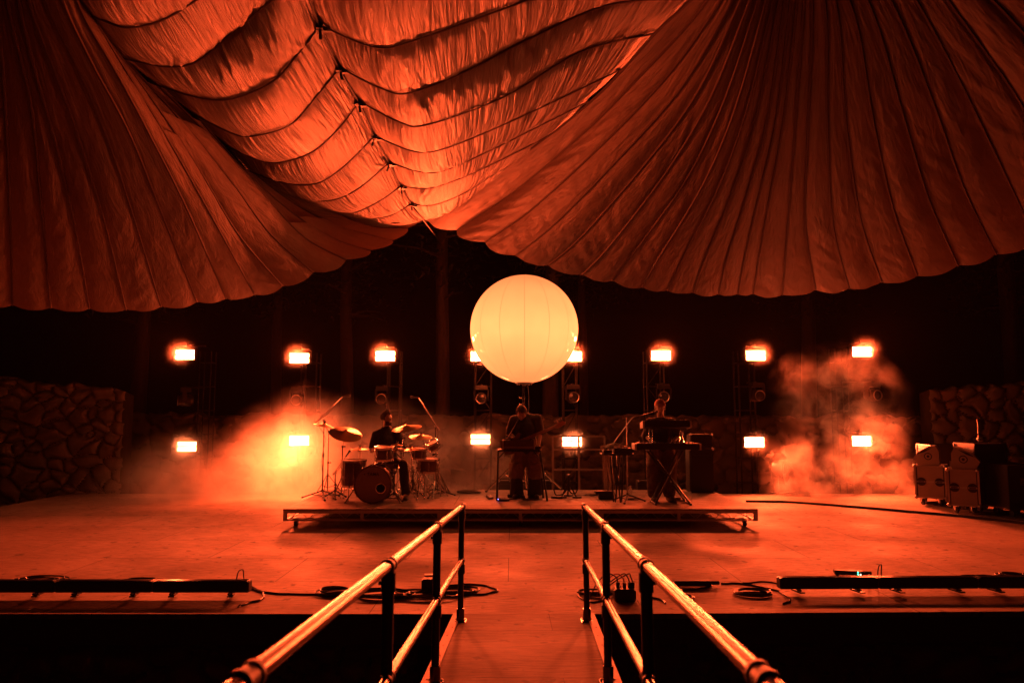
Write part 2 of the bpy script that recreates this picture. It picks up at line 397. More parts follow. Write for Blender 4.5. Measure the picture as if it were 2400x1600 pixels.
# ---------------------------------------------------------------- parachute canopy
def planeY(px, py, z):
    return G(px, py, z).y
def resample(pts, n):
    L = [0]
    for a, b in zip(pts, pts[1:]): L.append(L[-1] + (b - a).length)
    out = []; j = 0
    for i in range(n):
        t = L[-1] * i / (n - 1)
        while j < len(L) - 2 and L[j + 1] < t: j += 1
        f = (t - L[j]) / max(1e-9, L[j + 1] - L[j]); out.append(pts[j].lerp(pts[j + 1], f))
    return out
def gores(name, seams, mats, parent, nu=14, nv=110, bulge=.2, outdir=V(0, -.5, -1), wr=lambda u, v, g, w: 0, scallop=0.0, tape=.012, skip_first_tape=False, ends=False):
    """seams: list of 3-D polylines (v from 0 to 1); fabric billows between neighbouring seams"""
    mb = MB(); uvs = []; rs = [resample(s, nv) for s in seams]; ng = len(rs) - 1
    cols = ng * nu + 1
    grid = [[None] * nv for _ in range(cols)]
    for g in range(ng):
        A, B = rs[g], rs[g + 1]
        for k in range(nu + (1 if g == ng - 1 else 0)):
            t = k / nu
            # smooth neighbours so that the fan is curved rather than faceted
            for i in range(nv):
                v = i / (nv - 1); wd = (A[i] - B[i]).length
                p = A[i].lerp(B[i], t); tang = (A[min(i + 1, nv - 1)] - A[max(i - 1, 0)]).normalized()
                nrm = (B[i] - A[i]).cross(tang)
                nrm = nrm.normalized() if nrm.length > 1e-6 else outdir.normalized()
                if nrm.dot(outdir) < 0: nrm = -nrm
                sb = math.sin(PI * t) ** .75 if 0 < t < 1 else 0
                amp = min(.30, bulge * wd)
                if ends: amp *= min(1, (min(v, 1 - v) + .02) / .16)
                p = p + nrm * (sb * amp + wr(t, v, g, wd) * min(1, wd * 2.5))
                if scallop: p = p + tang * (sb * scallop * wd * max(0, (v - .93) / .07) ** 1.0)
                grid[g * nu + k][i] = p
                uvs_ = (g + t, v)
                grid[g * nu + k][i] = (p, uvs_)
    for c in range(cols):
        for i in range(nv): mb.v.append(grid[c][i][0]); uvs.append(grid[c][i][1])
    for c in range(cols - 1):
        for i in range(nv - 1):
            mb.f.append((c * nv + i, (c + 1) * nv + i, (c + 1) * nv + i + 1, c * nv + i + 1)); mb.m.append(0)
    for g in range(ng + 1):
        if skip_first_tape and g == 0: continue
        b = len(mb.v); pth = [p + outdir.normalized() * .012 for p in rs[g]]
        mb.tube(pth, tape, 5, 1); uvs += [(g, 0)] * (len(mb.v) - b)
    return mb.build(name, mats, parent, uvs=uvs)
def sn(a, b, c=0.0): return noise.noise(V(a, b, c))
def wr_swag(u, v, g, w):   # long pleats that run on from one gore into the next
    G_ = u + g; q = v + .10 * sn(G_ * .7, 2.1, 3) + .03 * sn(G_ * 2.1, 7.7, 1)
    a = sn(q * 34, G_ * .45, 1.7) * .55 + sn(q * 80, G_ * .9, 4.2) * .28 + sn(v * 5, G_ * 1.1, 8) * .45
    return a * .036 * (.25 + 1.5 * abs(sn(v * 5, G_ * .8, 9)))
def wr_curt(u, v, g, w):
    e = 4 * u * (1 - u)
    a = sn(v * 22 + u * 3.0 * (1 if g % 2 else -1), u * 1.2 + g * 4.1, 2) * .35 + sn(v * 3.2, u * 1.2 + g * 2.7, 6) * .8 + sn(v * 45 - u * 5, u * 2 + g * 3.3, 5) * .15
    return a * .03 * e ** .5

# the steel cable that carries the canopy: it climbs towards the audience overhead
ZR = 5.0
ridge_px = [(995, 515), (965, 475), (939, 434), (913, 378), (878, 316), (842, 235), (796, 156), (750, 56), (706, -70), (650, -230)]
def zr(y, z=5.0): return z - .33 * max(0, (515 - y) / 515) ** 1.0
ridge = [G(x, y, zr(y)) for x, y in ridge_px]
def with_depth(pxs, Ya, Yb):
    n = len(pxs); L = [0]
    for a, b in zip(pxs, pxs[1:]): L.append(L[-1] + math.hypot(b[0] - a[0], b[1] - a[1]))
    return spline([P(x, y, Ya + (Yb - Ya) * (l / L[-1])) for (x, y), l in zip(pxs, L)], 6)
ZF = 4.85
foldL_px = [(995, 515), (952, 535), (867, 536), (765, 490), (663, 449), (587, 398), (531, 347), (444, 255), (357, 189), (286, 133), (235, 66), (194, 0), (150, -90)]
def yf(px): return planeY(px[0], px[1], zr(px[1], ZF))
def yr(px): return planeY(px[0], px[1], zr(px[1], ZR))
c5 = lambda L: [(x / 1.96, y / 1.96) for x, y in L]
swL = [  # seams of the left swag, far to near: from the fold line to the cable
 [(1605, 1000), (1700, 1035), (1800, 1042), (1880, 1030), (1950, 1010)],
 [(1520, 965), (1620, 990), (1700, 1000), (1800, 985), (1890, 931)],
 [(1400, 920), (1560, 970), (1640, 970), (1760, 910), (1840, 850)],
 [(1250, 850), (1400, 910), (1530, 915), (1650, 860), (1790, 741)],
 [(1140, 780), (1300, 835), (1450, 840), (1580, 760), (1720, 620)],
 [(1050, 672), (1200, 735), (1300, 740), (1440, 690), (1560, 580), (1650, 460)],
 [(890, 520), (1060, 605), (1160, 620), (1330, 570), (1450, 440), (1560, 306)],
 [(720, 385), (900, 440), (1060, 450), (1250, 370), (1370, 240), (1470, 110)],
 [(560, 262), (620, 275), (760, 300), (900, 280), (1060, 150), (1240, 0), (1384, -137)],
 [(395, 60), (480, 90), (580, 120), (720, 95), (860, 20), (1040, -120), (1270, -450)],
 [(290, -180), (400, -110), (540, -100), (760, -240), (1100, -800)]]
par = thing('parachute_canopy', G(995, 515, ZR), 'huge gathered parachute canopy draped over the stage from an overhead cable', 'canopy')
seamsL = []
for s in swL:
    px = c5(s); seamsL.append(with_depth(px, yf(px[0]), yr(px[-1])))
gores('swag_panel', seamsL, [M_SWAG, M_SEAM], par, nu=22, nv=150, bulge=.05, outdir=V(0, 0, -1), wr=wr_swag, ends=True, tape=.0075)
swR = [
 [(997, 517), (1020, 512), (1050, 500), (1100, 462), (1149, 417)],
 [(965, 475), (1010, 480), (1080, 455), (1160, 405), (1225, 362)],
 [(939, 434), (1000, 440), (1070, 420), (1180, 370), (1300, 308)],
 [(913, 378), (980, 400), (1040, 398), (1150, 350), (1280, 285), (1380, 235)],
 [(878, 316), (960, 350), (1020, 352), (1120, 316), (1280, 244), (1455, 160)],
 [(842, 235), (940, 285), (1000, 290), (1178, 226), (1357, 120), (1540, 74)],
 [(796, 156), (893, 204), (960, 215), (1100, 160), (1226, 95), (1420, 10), (1625, -8)],
 [(750, 56), (877, 107), (970, 92), (1200, 10), (1420, -70), (1690, -120)],
 [(706, -70), (820, -30), (950, -50), (1200, -160), (1760, -300)]]
seamsR = []
for px in swR:
    seamsR.append(with_depth(px, yr(px[0]), yf(px[-1])))
gores('swag_panel', seamsR, [M_SWAG, M_SEAM], par, nu=18, nv=150, bulge=.05, outdir=V(0, 0, -1), wr=wr_swag, ends=True, tape=.0075)

def yb(px, side=0):   # the skirts hang in a curve: deepest at the peak, nearer the audience at the sides
    return 9.9 + 2.2 * math.exp(-((px[0] - 995) / (140 if px[0] < 995 else 120)) ** 2)
def skirt(pairs, yb):   # each seam runs in a straight fall from its top depth to its bottom depth
    out = []
    for pts, yt, ybb in pairs:
        kt, kb = ray(*pts[0]), ray(*pts[-1]); zt, zb = CZ + yt * kt.z / kt.y, CZ + ybb * kb.z / kb.y
        bb = (zb - zt) / (ybb - yt) if abs(ybb - yt) > .05 else 0; a = zt - bb * yt; o = []
        for p in pts:
            k = ray(*p); Y = (a - CZ) / (k.z / k.y - bb) if bb or 1 else yt
            o.append(P(p[0], p[1], Y))
        out.append(spline(o, 6))
    return out
cl = lambda L: [(x / 1.96, y / 1.96) for x, y in L]
ckL = [
 [(-330, -150), (-320, 300), (-330, 800), (-290, 1400)],
 [(-170, -150), (-160, 300), (-150, 800), (-110, 1390)],
 [(-60, -150), (0, 150), (30, 500), (50, 950), (60, 1400)],
 [(30, -150), (50, 60), (150, 500), (190, 900), (235, 1412)],
 [(80, -150), (100, 50), (190, 420), (270, 700), (350, 1050), (412, 1415)],
 [(120, -150), (150, 50), (260, 350), (370, 650), (490, 1050), (580, 1420)],
 [(170, -150), (230, 50), (350, 300), (480, 600), (600, 950), (740, 1405)],
 [(250, -150), (310, 50), (430, 300), (600, 620), (740, 970), (905, 1385)],
 [(315, -110), (390, 80), (540, 340), (690, 620), (870, 980), (1040, 1370)],
 [(395, 25), (560, 290), (745, 590), (950, 950), (1170, 1352)],
 [(470, 150), (690, 440), (900, 750), (1100, 1080), (1300, 1312)],
 [(580, 278), (840, 560), (1070, 840), (1250, 1080), (1440, 1248)],
 [(740, 402), (990, 650), (1200, 880), (1400, 1090), (1590, 1192)],
 [(930, 560), (1140, 795), (1350, 980), (1540, 1100), (1700, 1150)],
 [(1150, 780), (1370, 945), (1560, 1040), (1700, 1080), (1800, 1105)],
 [(1450, 938), (1600, 1000), (1750, 1045), (1870, 1048)],
 [(1700, 1020), (1800, 1025), (1880, 1018), (1945, 1012)]]
prs = []
for s in ckL:
    px = cl(s); 
    prs.append((px, yf(px[0]), yb(px[-1])))
gores('skirt_panel', skirt(prs, 0), [M_CURT, M_SEAM], par, nu=12, nv=120, bulge=.065, outdir=V(0, -1, -.5), wr=wr_curt, scallop=.17)
c6 = lambda L: [(1000 + x / 1.68, y / 1.68) for x, y in L]
ckR = [
 [(1150, -140), (1040, 0), (900, 130), (700, 350), (500, 520), (250, 700), (5, 865)],
 [(1190, -140), (1060, 60), (850, 290), (600, 540), (330, 765), (120, 905)],
 [(1220, -140), (1120, 60), (930, 320), (680, 580), (400, 835), (230, 952)],
 [(1250, -140), (1170, 60), (990, 360), (760, 620), (500, 885), (350, 1005)],
 [(1280, -140), (1210, 60), (1050, 390), (840, 670), (600, 940), (480, 1043)],
 [(1310, -140), (1250, 60), (1100, 420), (920, 710), (710, 980), (612, 1080)],
 [(1335, -140), (1285, 60), (1150, 450), (1000, 740), (810, 1000), (735, 1103)],
 [(1360, -140), (1320, 60), (1200, 470), (1070, 760), (910, 1020), (850, 1130)],
 [(1385, -140), (1350, 60), (1245, 480), (1130, 780), (1000, 1030), (950, 1143)],
 [(1405, -140), (1375, 60), (1290, 490), (1190, 790), (1085, 1040), (1048, 1150)],
 [(1425, -140), (1400, 60), (1335, 500), (1250, 800), (1175, 1040), (1150, 1157)],
 [(1445, -140), (1425, 60), (1370, 500), (1300, 800), (1245, 1040), (1225, 1156)],
 [(1465, -140), (1450, 60), (1400, 500), (1345, 800), (1305, 1030), (1285, 1155)],
 [(1485, -140), (1480, 60), (1450, 500), (1420, 900), (1400, 1160)],
 [(1500, -140), (1515, 80), (1500, 500), (1490, 900), (1530, 1140)],
 [(1530, -140), (1570, 80), (1575, 500), (1600, 900), (1662, 1135)],
 [(1565, -140), (1620, 100), (1650, 500), (1710, 880), (1790, 1110)],
 [(1590, -140), (1690, 100), (1760, 500), (1840, 840), (1930, 1085)],
 [(1660, -140), (1770, 100), (1880, 480), (1980, 800), (2090, 1045)],
 [(1740, -140), (1870, 100), (2000, 430), (2120, 760), (2240, 1000)],
 [(1830, -140), (1980, 100), (2150, 430), (2290, 720), (2400, 950)],
 [(1940, -140), (2120, 100), (2330, 400), (2480, 680), (2580, 920)],
 [(2080, -140), (2300, 80), (2540, 360), (2700, 640), (2780, 900)],
 [(2260, -160), (2520, 40), (2780, 300), (2920, 580), (2980, 860)],
 [(2460, -180), (2760, 0), (3020, 240), (3160, 520), (3200, 820)]]
prs = []
for k, s in enumerate(ckR):
    px = c6(s); prs.append((px, yf(px[0]), yb(px[-1])))
prs[0] = (prs[0][0], yf(prs[0][0][0]), planeY(prs[0][0][-1][0], prs[0][0][-1][1], ZR - .02))
gores('skirt_panel', skirt(prs, 0), [M_CURT, M_SEAM], par, nu=12, nv=120, bulge=.065, outdir=V(0, -1, -.5), wr=wr_curt, scallop=.17)
for x, y in ridge_px[1:9]:
    c = G(x, y, zr(y)) - V(0, 0, .03); m = MB(); m.box(c, (.05, .10, .06), random.uniform(-.5, .5)); m.tube([c, c + V(random.uniform(-.04, .04), 0, -.10)], .012, 6); m.box(c + V(.03, 0, -.02), (.12, .025, .025), random.uniform(-.7, .7))
    m.build('clamp', M_BLACK, par)
for (x, y, w_, h_) in ((754, 147, .07, .11), (905, 492, .10, .07)):
    c = G(x, y, zr(y) - .03); MB().box(c, (w_, h_, .012), random.uniform(-.4, .4)).build('patch', M_SEAM, par, smooth=False)
tk = P(1035, 560, 18.8)
cb = MB().tube(spline([p - V(0, 0, .03) for p in ridge[::-1]] + [V(tk.x, tk.y, 6.2)], 6), .011, 8)
tag(cb.build('support_cable', M_RUBBER), 'dark steel cable carrying the peak of the parachute canopy', 'cable')

# ---------------------------------------------------------------- trees behind
def tree(px, wpx, Y, h, label, seed):
    rs = random.Random(seed); base = P(px, 1100, Y); base.z = -1.7; r = wpx / FPX * Y / 2
    t = thing('pine_tree', base, label, 'tree', 'pine trees behind the stage')
    m = MB(); pts = []; rr = []
    for i in range(14):
        f = i / 13; pts.append(base + V(.12 * sn(f * 3, seed), .12 * sn(f * 3, seed + 5), h * f)); rr.append(r * (1.18 - .62 * f) * (1.25 if i == 0 else 1))
    m.tube(pts, rr, 14)
    for k in range(16):
        f = rs.uniform(.42, .97); a = rs.uniform(0, 2 * PI); p = base + V(0, 0, h * f); L = rs.uniform(.8, 2.2) * (1.15 - f * .5)
        m.tube([p, p + V(math.cos(a) * L * .5, math.sin(a) * L * .5, .12), p + V(math.cos(a) * L, math.sin(a) * L, .05)], [.05, .03, .012], 5)
    m.build('trunk', M_BARK, t)
    m = MB()
    for k in range(1500):
        f = rs.uniform(.45, 1.02); a = rs.uniform(0, 2 * PI); L = abs(rs.gauss(0, .5)) * 2.0 * (1.25 - f) + rs.uniform(0, .9)
        p = base + V(math.cos(a) * L, math.sin(a) * L, h * f + rs.gauss(0, .15))
        d = V(rs.gauss(0, 1), rs.gauss(0, 1), rs.gauss(0, .5)).normalized(); e = d.orthogonal().normalized() * .045; d = d * rs.uniform(.12, .3)
        m.add([p - e, p + e, p + d], [(0, 1, 2)])
    m.build('crown', M_LEAF, t, smooth=False)
for i, (px, wpx, Y, h, lb) in enumerate([(1035, 32, 18.9, 15, 'pine trunk rising behind the gap at the canopy peak'), (1292, 36, 19.4, 15, 'pine trunk directly behind the right edge of the glowing balloon'),
        (808, 30, 20.5, 14, 'pine trunk between the second and third lighting towers from the left'), (318, 34, 20, 14, 'leftmost visible pine trunk, left of the first lighting tower'),
        (640, 24, 23, 15, 'thin pine trunk just left of the second lighting tower'), (1370, 20, 22.5, 15, 'thin pine trunk just right of the balloon'), (1905, 34, 21, 14, 'pine trunk between the two rightmost lighting towers'), (2392, 40, 19.5, 14, 'pine trunk at the right edge above the boulder wall')]):
    tree(px, wpx, Y, h, lb, i * 11 + 3)
# ---------------------------------------------------------------- lighting towers
PUFFS = []
LAMP_BEAM = bpy.data.lights.new('blinder_beam', 'AREA'); LAMP_BEAM.shape = 'RECTANGLE'; LAMP_BEAM.size = .41; LAMP_BEAM.size_y = .066
LAMP_BEAM.energy = BEAM_W; LAMP_BEAM.color = LAMP_COL; LAMP_BEAM.spread = R(110)
DOWN_BEAM = LAMP_BEAM.copy(); DOWN_BEAM.energy = DOWN_W; DOWN_BEAM.spread = R(100); DOWN_BEAM2 = DOWN_BEAM.copy(); DOWN_BEAM2.energy = DOWN_W * .5
ORD = ['first', 'second', 'third', 'fourth', 'fifth', 'sixth', 'seventh', 'eighth']
YT = 16.3
M_TRUSS = mat('dark_truss_steel', (.015, .014, .013), .5, .3, .25, 12)
M_LENS = mat('lens_glass', (.03, .03, .035), .08, 0, .1, 3)
def blinder_proto():
    b = thing('blinder_lamp', (0, 0, 0), 'x', 'stage light', 'blinder lamps on the towers')
    m = MB(); m.box((0, .07, 0), (.45, .10, .25)); m.box((0, -.005, .121), (.45, .05, .008)); m.box((0, -.005, -.121), (.45, .05, .008)); m.box((-.222, -.005, 0), (.008, .05, .232)); m.box((.222, -.005, 0), (.008, .05, .232))
    m.box((0, .016, 0), (.425, .006, .012)); h = m.build('housing', M_BLACK, b, smooth=False)
    for z in (-.057, .057):
        m = MB(); m.box((0, .014, z), (.418, .006, .088)); m.build('light_strip', M_LAMP, b, smooth=False)
    m = MB(); m.tube([V(-.245, .08, .0), V(-.245, .08, .17), V(0, .08, .2), V(.245, .08, .17), V(.245, .08, 0)], .012, 6); m.cyl((0, .08, .2), (0, .08, .26), .02)
    m.build('yoke', M_BLACKM, b)
    return b
def head_proto():
    b = thing('moving_head_light', (0, 0, 0), 'x', 'stage light', 'moving head lights on the towers')
    MB().box((0, .02, .24), (.30, .24, .10), taper=.9).build('base', M_BLACK, b, bevel=.01)
    for s in (-1, 1):
        m = MB(); m.prism([(-.05, .20), (.05, .20), (.045, -.03), (0, -.06), (-.045, -.03)], (s * .155 - .015, 0, 0), (0, 1, 0), (0, 0, 1), .03); m.build('yoke_arm', M_BLACKM, b)
    m = MB(); m.lathe([(0, .20), (.09, .19), (.125, .12), (.13, -.04), (.115, -.10), (.118, -.135), (.10, -.14), (.098, -.12)], (0, 0, 0), (0, 1, 0), 24)
    for k in range(5): m.lathe([(.131, .02 + k * .025), (.138, .026 + k * .025), (.131, .032 + k * .025)], (0, 0, 0), (0, 1, 0), 24)
    m.build('head', M_PLASTIC, b)
    m = MB(); m.lathe([(.099, -.118), (.07, -.132), (.03, -.14), (0, -.142)], (0, 0, 0), (0, 1, 0), 20); m.build('lens', M_LENS, b)
    m = MB(); m.lathe([(.098, -.136), (.118, -.145), (.122, -.130)], (0, 0, 0), (0, 1, 0), 24); m.build('lens_ring', M_STEEL, b)
    return b
bp_, hp_ = blinder_proto(), head_proto(); first = [True, True]
TW = [ # tower left/right upright px, upper lamp, lower lamp, head (px,py, turn)
 ((458, 485), (434, 831), (438, 1046), (432, 938, 65)),
 ((700, 736), (702, 839), (701, 1032), (698, 937, 0)),
 ((905, 934), (903, 834), None, (897, 935, 5)),
 ((1112, 1150), (1126, 835), (1126, 1029), (1128, 933, 0)),
 ((1322, 1354), (1341, 835), (1341, 1034), (1343, 931, -5)),
 ((1520, 1560), (1549, 833), None, (1556, 930, 10)),
 ((1738, 1775), (1771, 833), (1768, 1036), (1775, 927, -8)),
 ((1968, 1997), (2020, 824), (2019, 1033), (2046, 926, -20))]
SIDE = ['the leftmost tower', 'the second tower from the left', 'the tower behind the drummer', 'the tower left of the balloon', 'the tower right of the balloon', 'the tower behind the keyboard player', 'the second tower from the right', 'the rightmost tower']
for i, ((xa, xb), up, lo, hd) in enumerate(TW):
    A, B = P(xa, 1100, YT + .3), P(xb, 1100, YT + .3); top = P(xb, up[1] - (12 if i not in (0, 7) else 8), YT + .3).z
    z0 = -1.7 if YT > STAGE_B else 0
    t = thing('lighting_tower', V((A.x + B.x) / 2, YT + .3, z0), 'black truss upright, ' + SIDE[i] + (' (also nearest the stone wall on that side)' if i in (0,) else ''), 'truss tower', 'lighting towers behind the stage')
    t['label'] = 'dark ladder truss: ' + SIDE[i]
    m = MB(); D = abs(B.x - A.x)
    for x in (A.x, B.x):
        for y in (YT + .3, YT + .3 + D): m.cyl((x, y, z0), (x, y, top), .014 if i in (0, 7) else .02, n=8)
    m.build('uprights', M_TRUSS, t)
    z = z0 + .2; k = 0; stp = .55
    while z < top:
        m = MB()
        for y in (YT + .3, YT + .3 + D): m.cyl((A.x, y, z), (B.x, y, z), .010, n=6)
        for x in (A.x, B.x): m.cyl((x, YT + .3, z), (x, YT + .3 + D, z), .010, n=6)
        if z + stp < top and i in (3, 4, 5): m.cyl((A.x if k % 2 else B.x, YT + .3, z), (B.x if k % 2 else A.x, YT + .3, z + stp), .011, n=6)
        m.build('rung', M_TRUSS, t); z += stp; k += 1
    m = MB(); m.box(((A.x + B.x) / 2, YT + .3 + D / 2, z0 + .02), (D + .5, D + .5, .04)); m.build('base_plate', M_STEEL, t, smooth=False)
    for px, wh in ((up, 'upper'), (lo, 'lower')):
        if px is None: continue
        o = bp_ if first[0] else copy_tree(bp_); first[0] = False
        o.location = P(px[0], px[1], YT); o['label'] = wh + ' glowing twin-bar blinder lamp on ' + SIDE[i]
        o.rotation_euler.z = random.uniform(-.03, .03)
        if wh == 'lower' and i == 1:                                 # the lamp inside the left smoke burns hardest
            for ch in o.children:
                if ch.name.startswith('light_strip'): ch.material_slots[0].link = 'OBJECT'; ch.material_slots[0].material = M_LAMPHOT
        if wh == 'lower' and i not in (1, 6, 7):                                            # the lower lamps are run dimmer
            for ch in o.children:
                if ch.name.startswith('light_strip'): ch.material_slots[0].link = 'OBJECT'; ch.material_slots[0].material = M_LAMPLOW
        if wh == 'lower' and i in (1, 6, 7):                         # area lights added in these lamps, tilted down to brighten smoke and floor
            for z in (-.057, .057):
                q = bpy.data.objects.new('beam', DOWN_BEAM if i == 1 else DOWN_BEAM2); col.objects.link(q); q.parent = o; q.location = (0, .004, z); q.rotation_euler = (R(-90 + 16), 0, 0)
        if wh == 'upper':                                            # area lights added in the upper lamps, tilted up to brighten the canopy
            for z in (-.057, .057):
                ld = LAMP_BEAM; q = bpy.data.objects.new('beam', ld); col.objects.link(q); q.parent = o; q.location = (0, .004, z); q.rotation_euler = (R(-90 - TILT), 0, 0)
        PUFFS.append((o.location.copy(), 'upper' if i in (1, 6, 7) else wh))
        x = o.location.x; m = MB(); zz = o.location.z + .22
        m.cyl((x, YT + .08, zz), (x, YT + .28, zz), .018, n=8); m.cyl((x, YT + .28, zz), ((A.x + B.x) / 2, YT + .28, zz), .018, n=8); m.build('cross_arm', M_TRUSS, t)
    o = hp_ if first[1] else copy_tree(hp_); first[1] = False
    o.location = P(hd[0], hd[1], YT - .02); o.rotation_euler.z = R(-hd[2]); o['label'] = 'unlit moving head light hanging between the lamps of ' + SIDE[i] if lo else 'unlit moving head light hanging below the lamp of ' + SIDE[i]
    x = o.location.x; zz = o.location.z + .3; m = MB(); m.cyl((x, YT, zz), (x, YT + .29, zz), .02, n=8); m.cyl((x, YT + .29, zz), ((A.x + B.x) / 2, YT + .29, zz), .018, n=8); m.build('cross_arm', M_TRUSS, t)

# ---------------------------------------------------------------- balloon light
bc = P(1228.5, 771, 13.45); br = 127 / FPX * 13.45 * 1.0
bal = thing('balloon_light', V(bc.x, bc.y, .281), 'large glowing pale yellow balloon lamp on a mast behind the guitarist', 'balloon light')
M_BALL, n, l, b = nodes('balloon_skin')
uv = n.new('ShaderNodeTexCoord'); sx = n.new('ShaderNodeSeparateXYZ'); l.new(uv.outputs['Generated'], sx.inputs[0])
def mth(op, a, b_=None):
    q = n.new('ShaderNodeMath'); q.operation = op
    for i_, x in enumerate((a, b_)):
        if x is None: continue
        if isinstance(x, (int, float)): q.inputs[i_].default_value = x
        else: l.new(x, q.inputs[i_])
    return q.outputs[0]
ang = mth('ARCTAN2', mth('SUBTRACT', sx.outputs[1], .5), mth('SUBTRACT', sx.outputs[0], .5))
fr_ = mth('ABSOLUTE', mth('SUBTRACT', mth('FRACT', mth('ADD', mth('MULTIPLY', ang, 14 / (2 * PI)), .52)), .5))
mr = n.new('ShaderNodeMapRange'); mr.inputs[1].default_value = .484; mr.inputs[2].default_value = .494; mr.inputs[3].default_value = 1; mr.inputs[4].default_value = .62; l.new(fr_, mr.inputs[0])
# emission dims from mid-height to both poles, painting in the soft edge shading
zc = mth('ABSOLUTE', mth('SUBTRACT', sx.outputs[2], .47)); mz = n.new('ShaderNodeMapRange'); mz.inputs[1].default_value = .05; mz.inputs[2].default_value = .53; mz.inputs[3].default_value = 1.05; mz.inputs[4].default_value = .45; l.new(zc, mz.inputs[0])
ns = n.new('ShaderNodeTexNoise'); ns.inputs['Scale'].default_value = 3; l.new(uv.outputs['Generated'], ns.inputs['Vector'])
mn = n.new('ShaderNodeMapRange'); mn.inputs[1].default_value = .3; mn.inputs[2].default_value = .7; mn.inputs[3].default_value = .93; mn.inputs[4].default_value = 1.07; l.new(ns.outputs[0], mn.inputs[0])
st_ = mth('MULTIPLY', mth('MULTIPLY', mth('MULTIPLY', mr.outputs[0], mz.outputs[0]), mn.outputs[0]), BALLOON_POWER)
b.inputs['Base Color'].default_value = (.7, .65, .55, 1); b.inputs['Emission Color'].default_value = (*BALLOON_COL, 1); l.new(st_, b.inputs['Emission Strength'])
b.inputs['Roughness'].default_value = .07; b.inputs['Specular IOR Level'].default_value = .7
m = MB(); prof = [(br * math.sin(PI * i / 40), -br * math.cos(PI * i / 40) * 1.005) for i in range(41)]; m.lathe(prof, bc, (0, 0, 1), 84)
m.build('envelope', M_BALL, bal)
mx_, my_ = bc.x, bc.y
zb = bc.z - br
m = MB(); m.cyl((mx_ - .015, my_, .9), (mx_ - .015, my_, 1.75), .026, n=12); m.cyl((mx_ - .015, my_, 1.7), (mx_ - .015, my_, 2.05), .019, n=12)
m.cyl((mx_ - .03, my_, 2.0), (mx_ - .03, my_, zb), .008, n=8); m.cyl((mx_, my_, 2.0), (mx_, my_, zb), .008, n=8)
m.build('mast', M_CHROME, bal)
m = MB()
for z in (1.72, 1.9, 2.02): m.cyl((mx_ - .015, my_, z - .02), (mx_ - .015, my_, z + .02), .034, n=12); m.tube([V(mx_ - .04, my_, z), V(mx_ - .085, my_ - .01, z), V(mx_ - .09, my_ - .01, z + .03)], .009, 6)
m.build('collar', M_CHROME, bal)
m = MB(); m.lathe([(0, 0), (.17, .0), (.17, -.02), (.05, -.035), (.03, -.06), (0, -.06)], (mx_, my_, zb + .012), n=24)
for k in range(8): q = V(mx_ + .13 * math.cos(k * PI / 4), my_ + .13 * math.sin(k * PI / 4), zb - .01); m.cyl(q, q - V(0, 0, .025), .01, n=6)
m.build('base_ring', M_STEEL, bal)
m = MB(); m.tube(spline([V(mx_ + .06, my_, zb - .02), V(mx_ + .085, my_, 2.0), V(mx_ + .07, my_, 1.5), V(mx_ + .04, my_, .5), V(mx_ + .3, my_, .29)], 6), .006, 6); m.build('power_cable', M_CABLE, bal)
for k, (px, py) in enumerate(((1140, 1151), (1316, 1146), (1236, 1143))):
    foot = G(px, py, .295); m = MB(); hub = V(mx_ - .015, my_, 1.0); 
    if k == 2: foot = V(mx_ + .05, my_ + .55, .295)
    m.cyl(hub, foot, .015, n=8); mid = hub.lerp(foot, .55); m.cyl(V(mx_ - .015, my_, .5), mid, .009, n=6); lg = m.build('leg', M_CHROME, bal); 
    MB().ball(foot, (.03, .03, .016)).build('rubber_foot', M_RUBBER, lg)

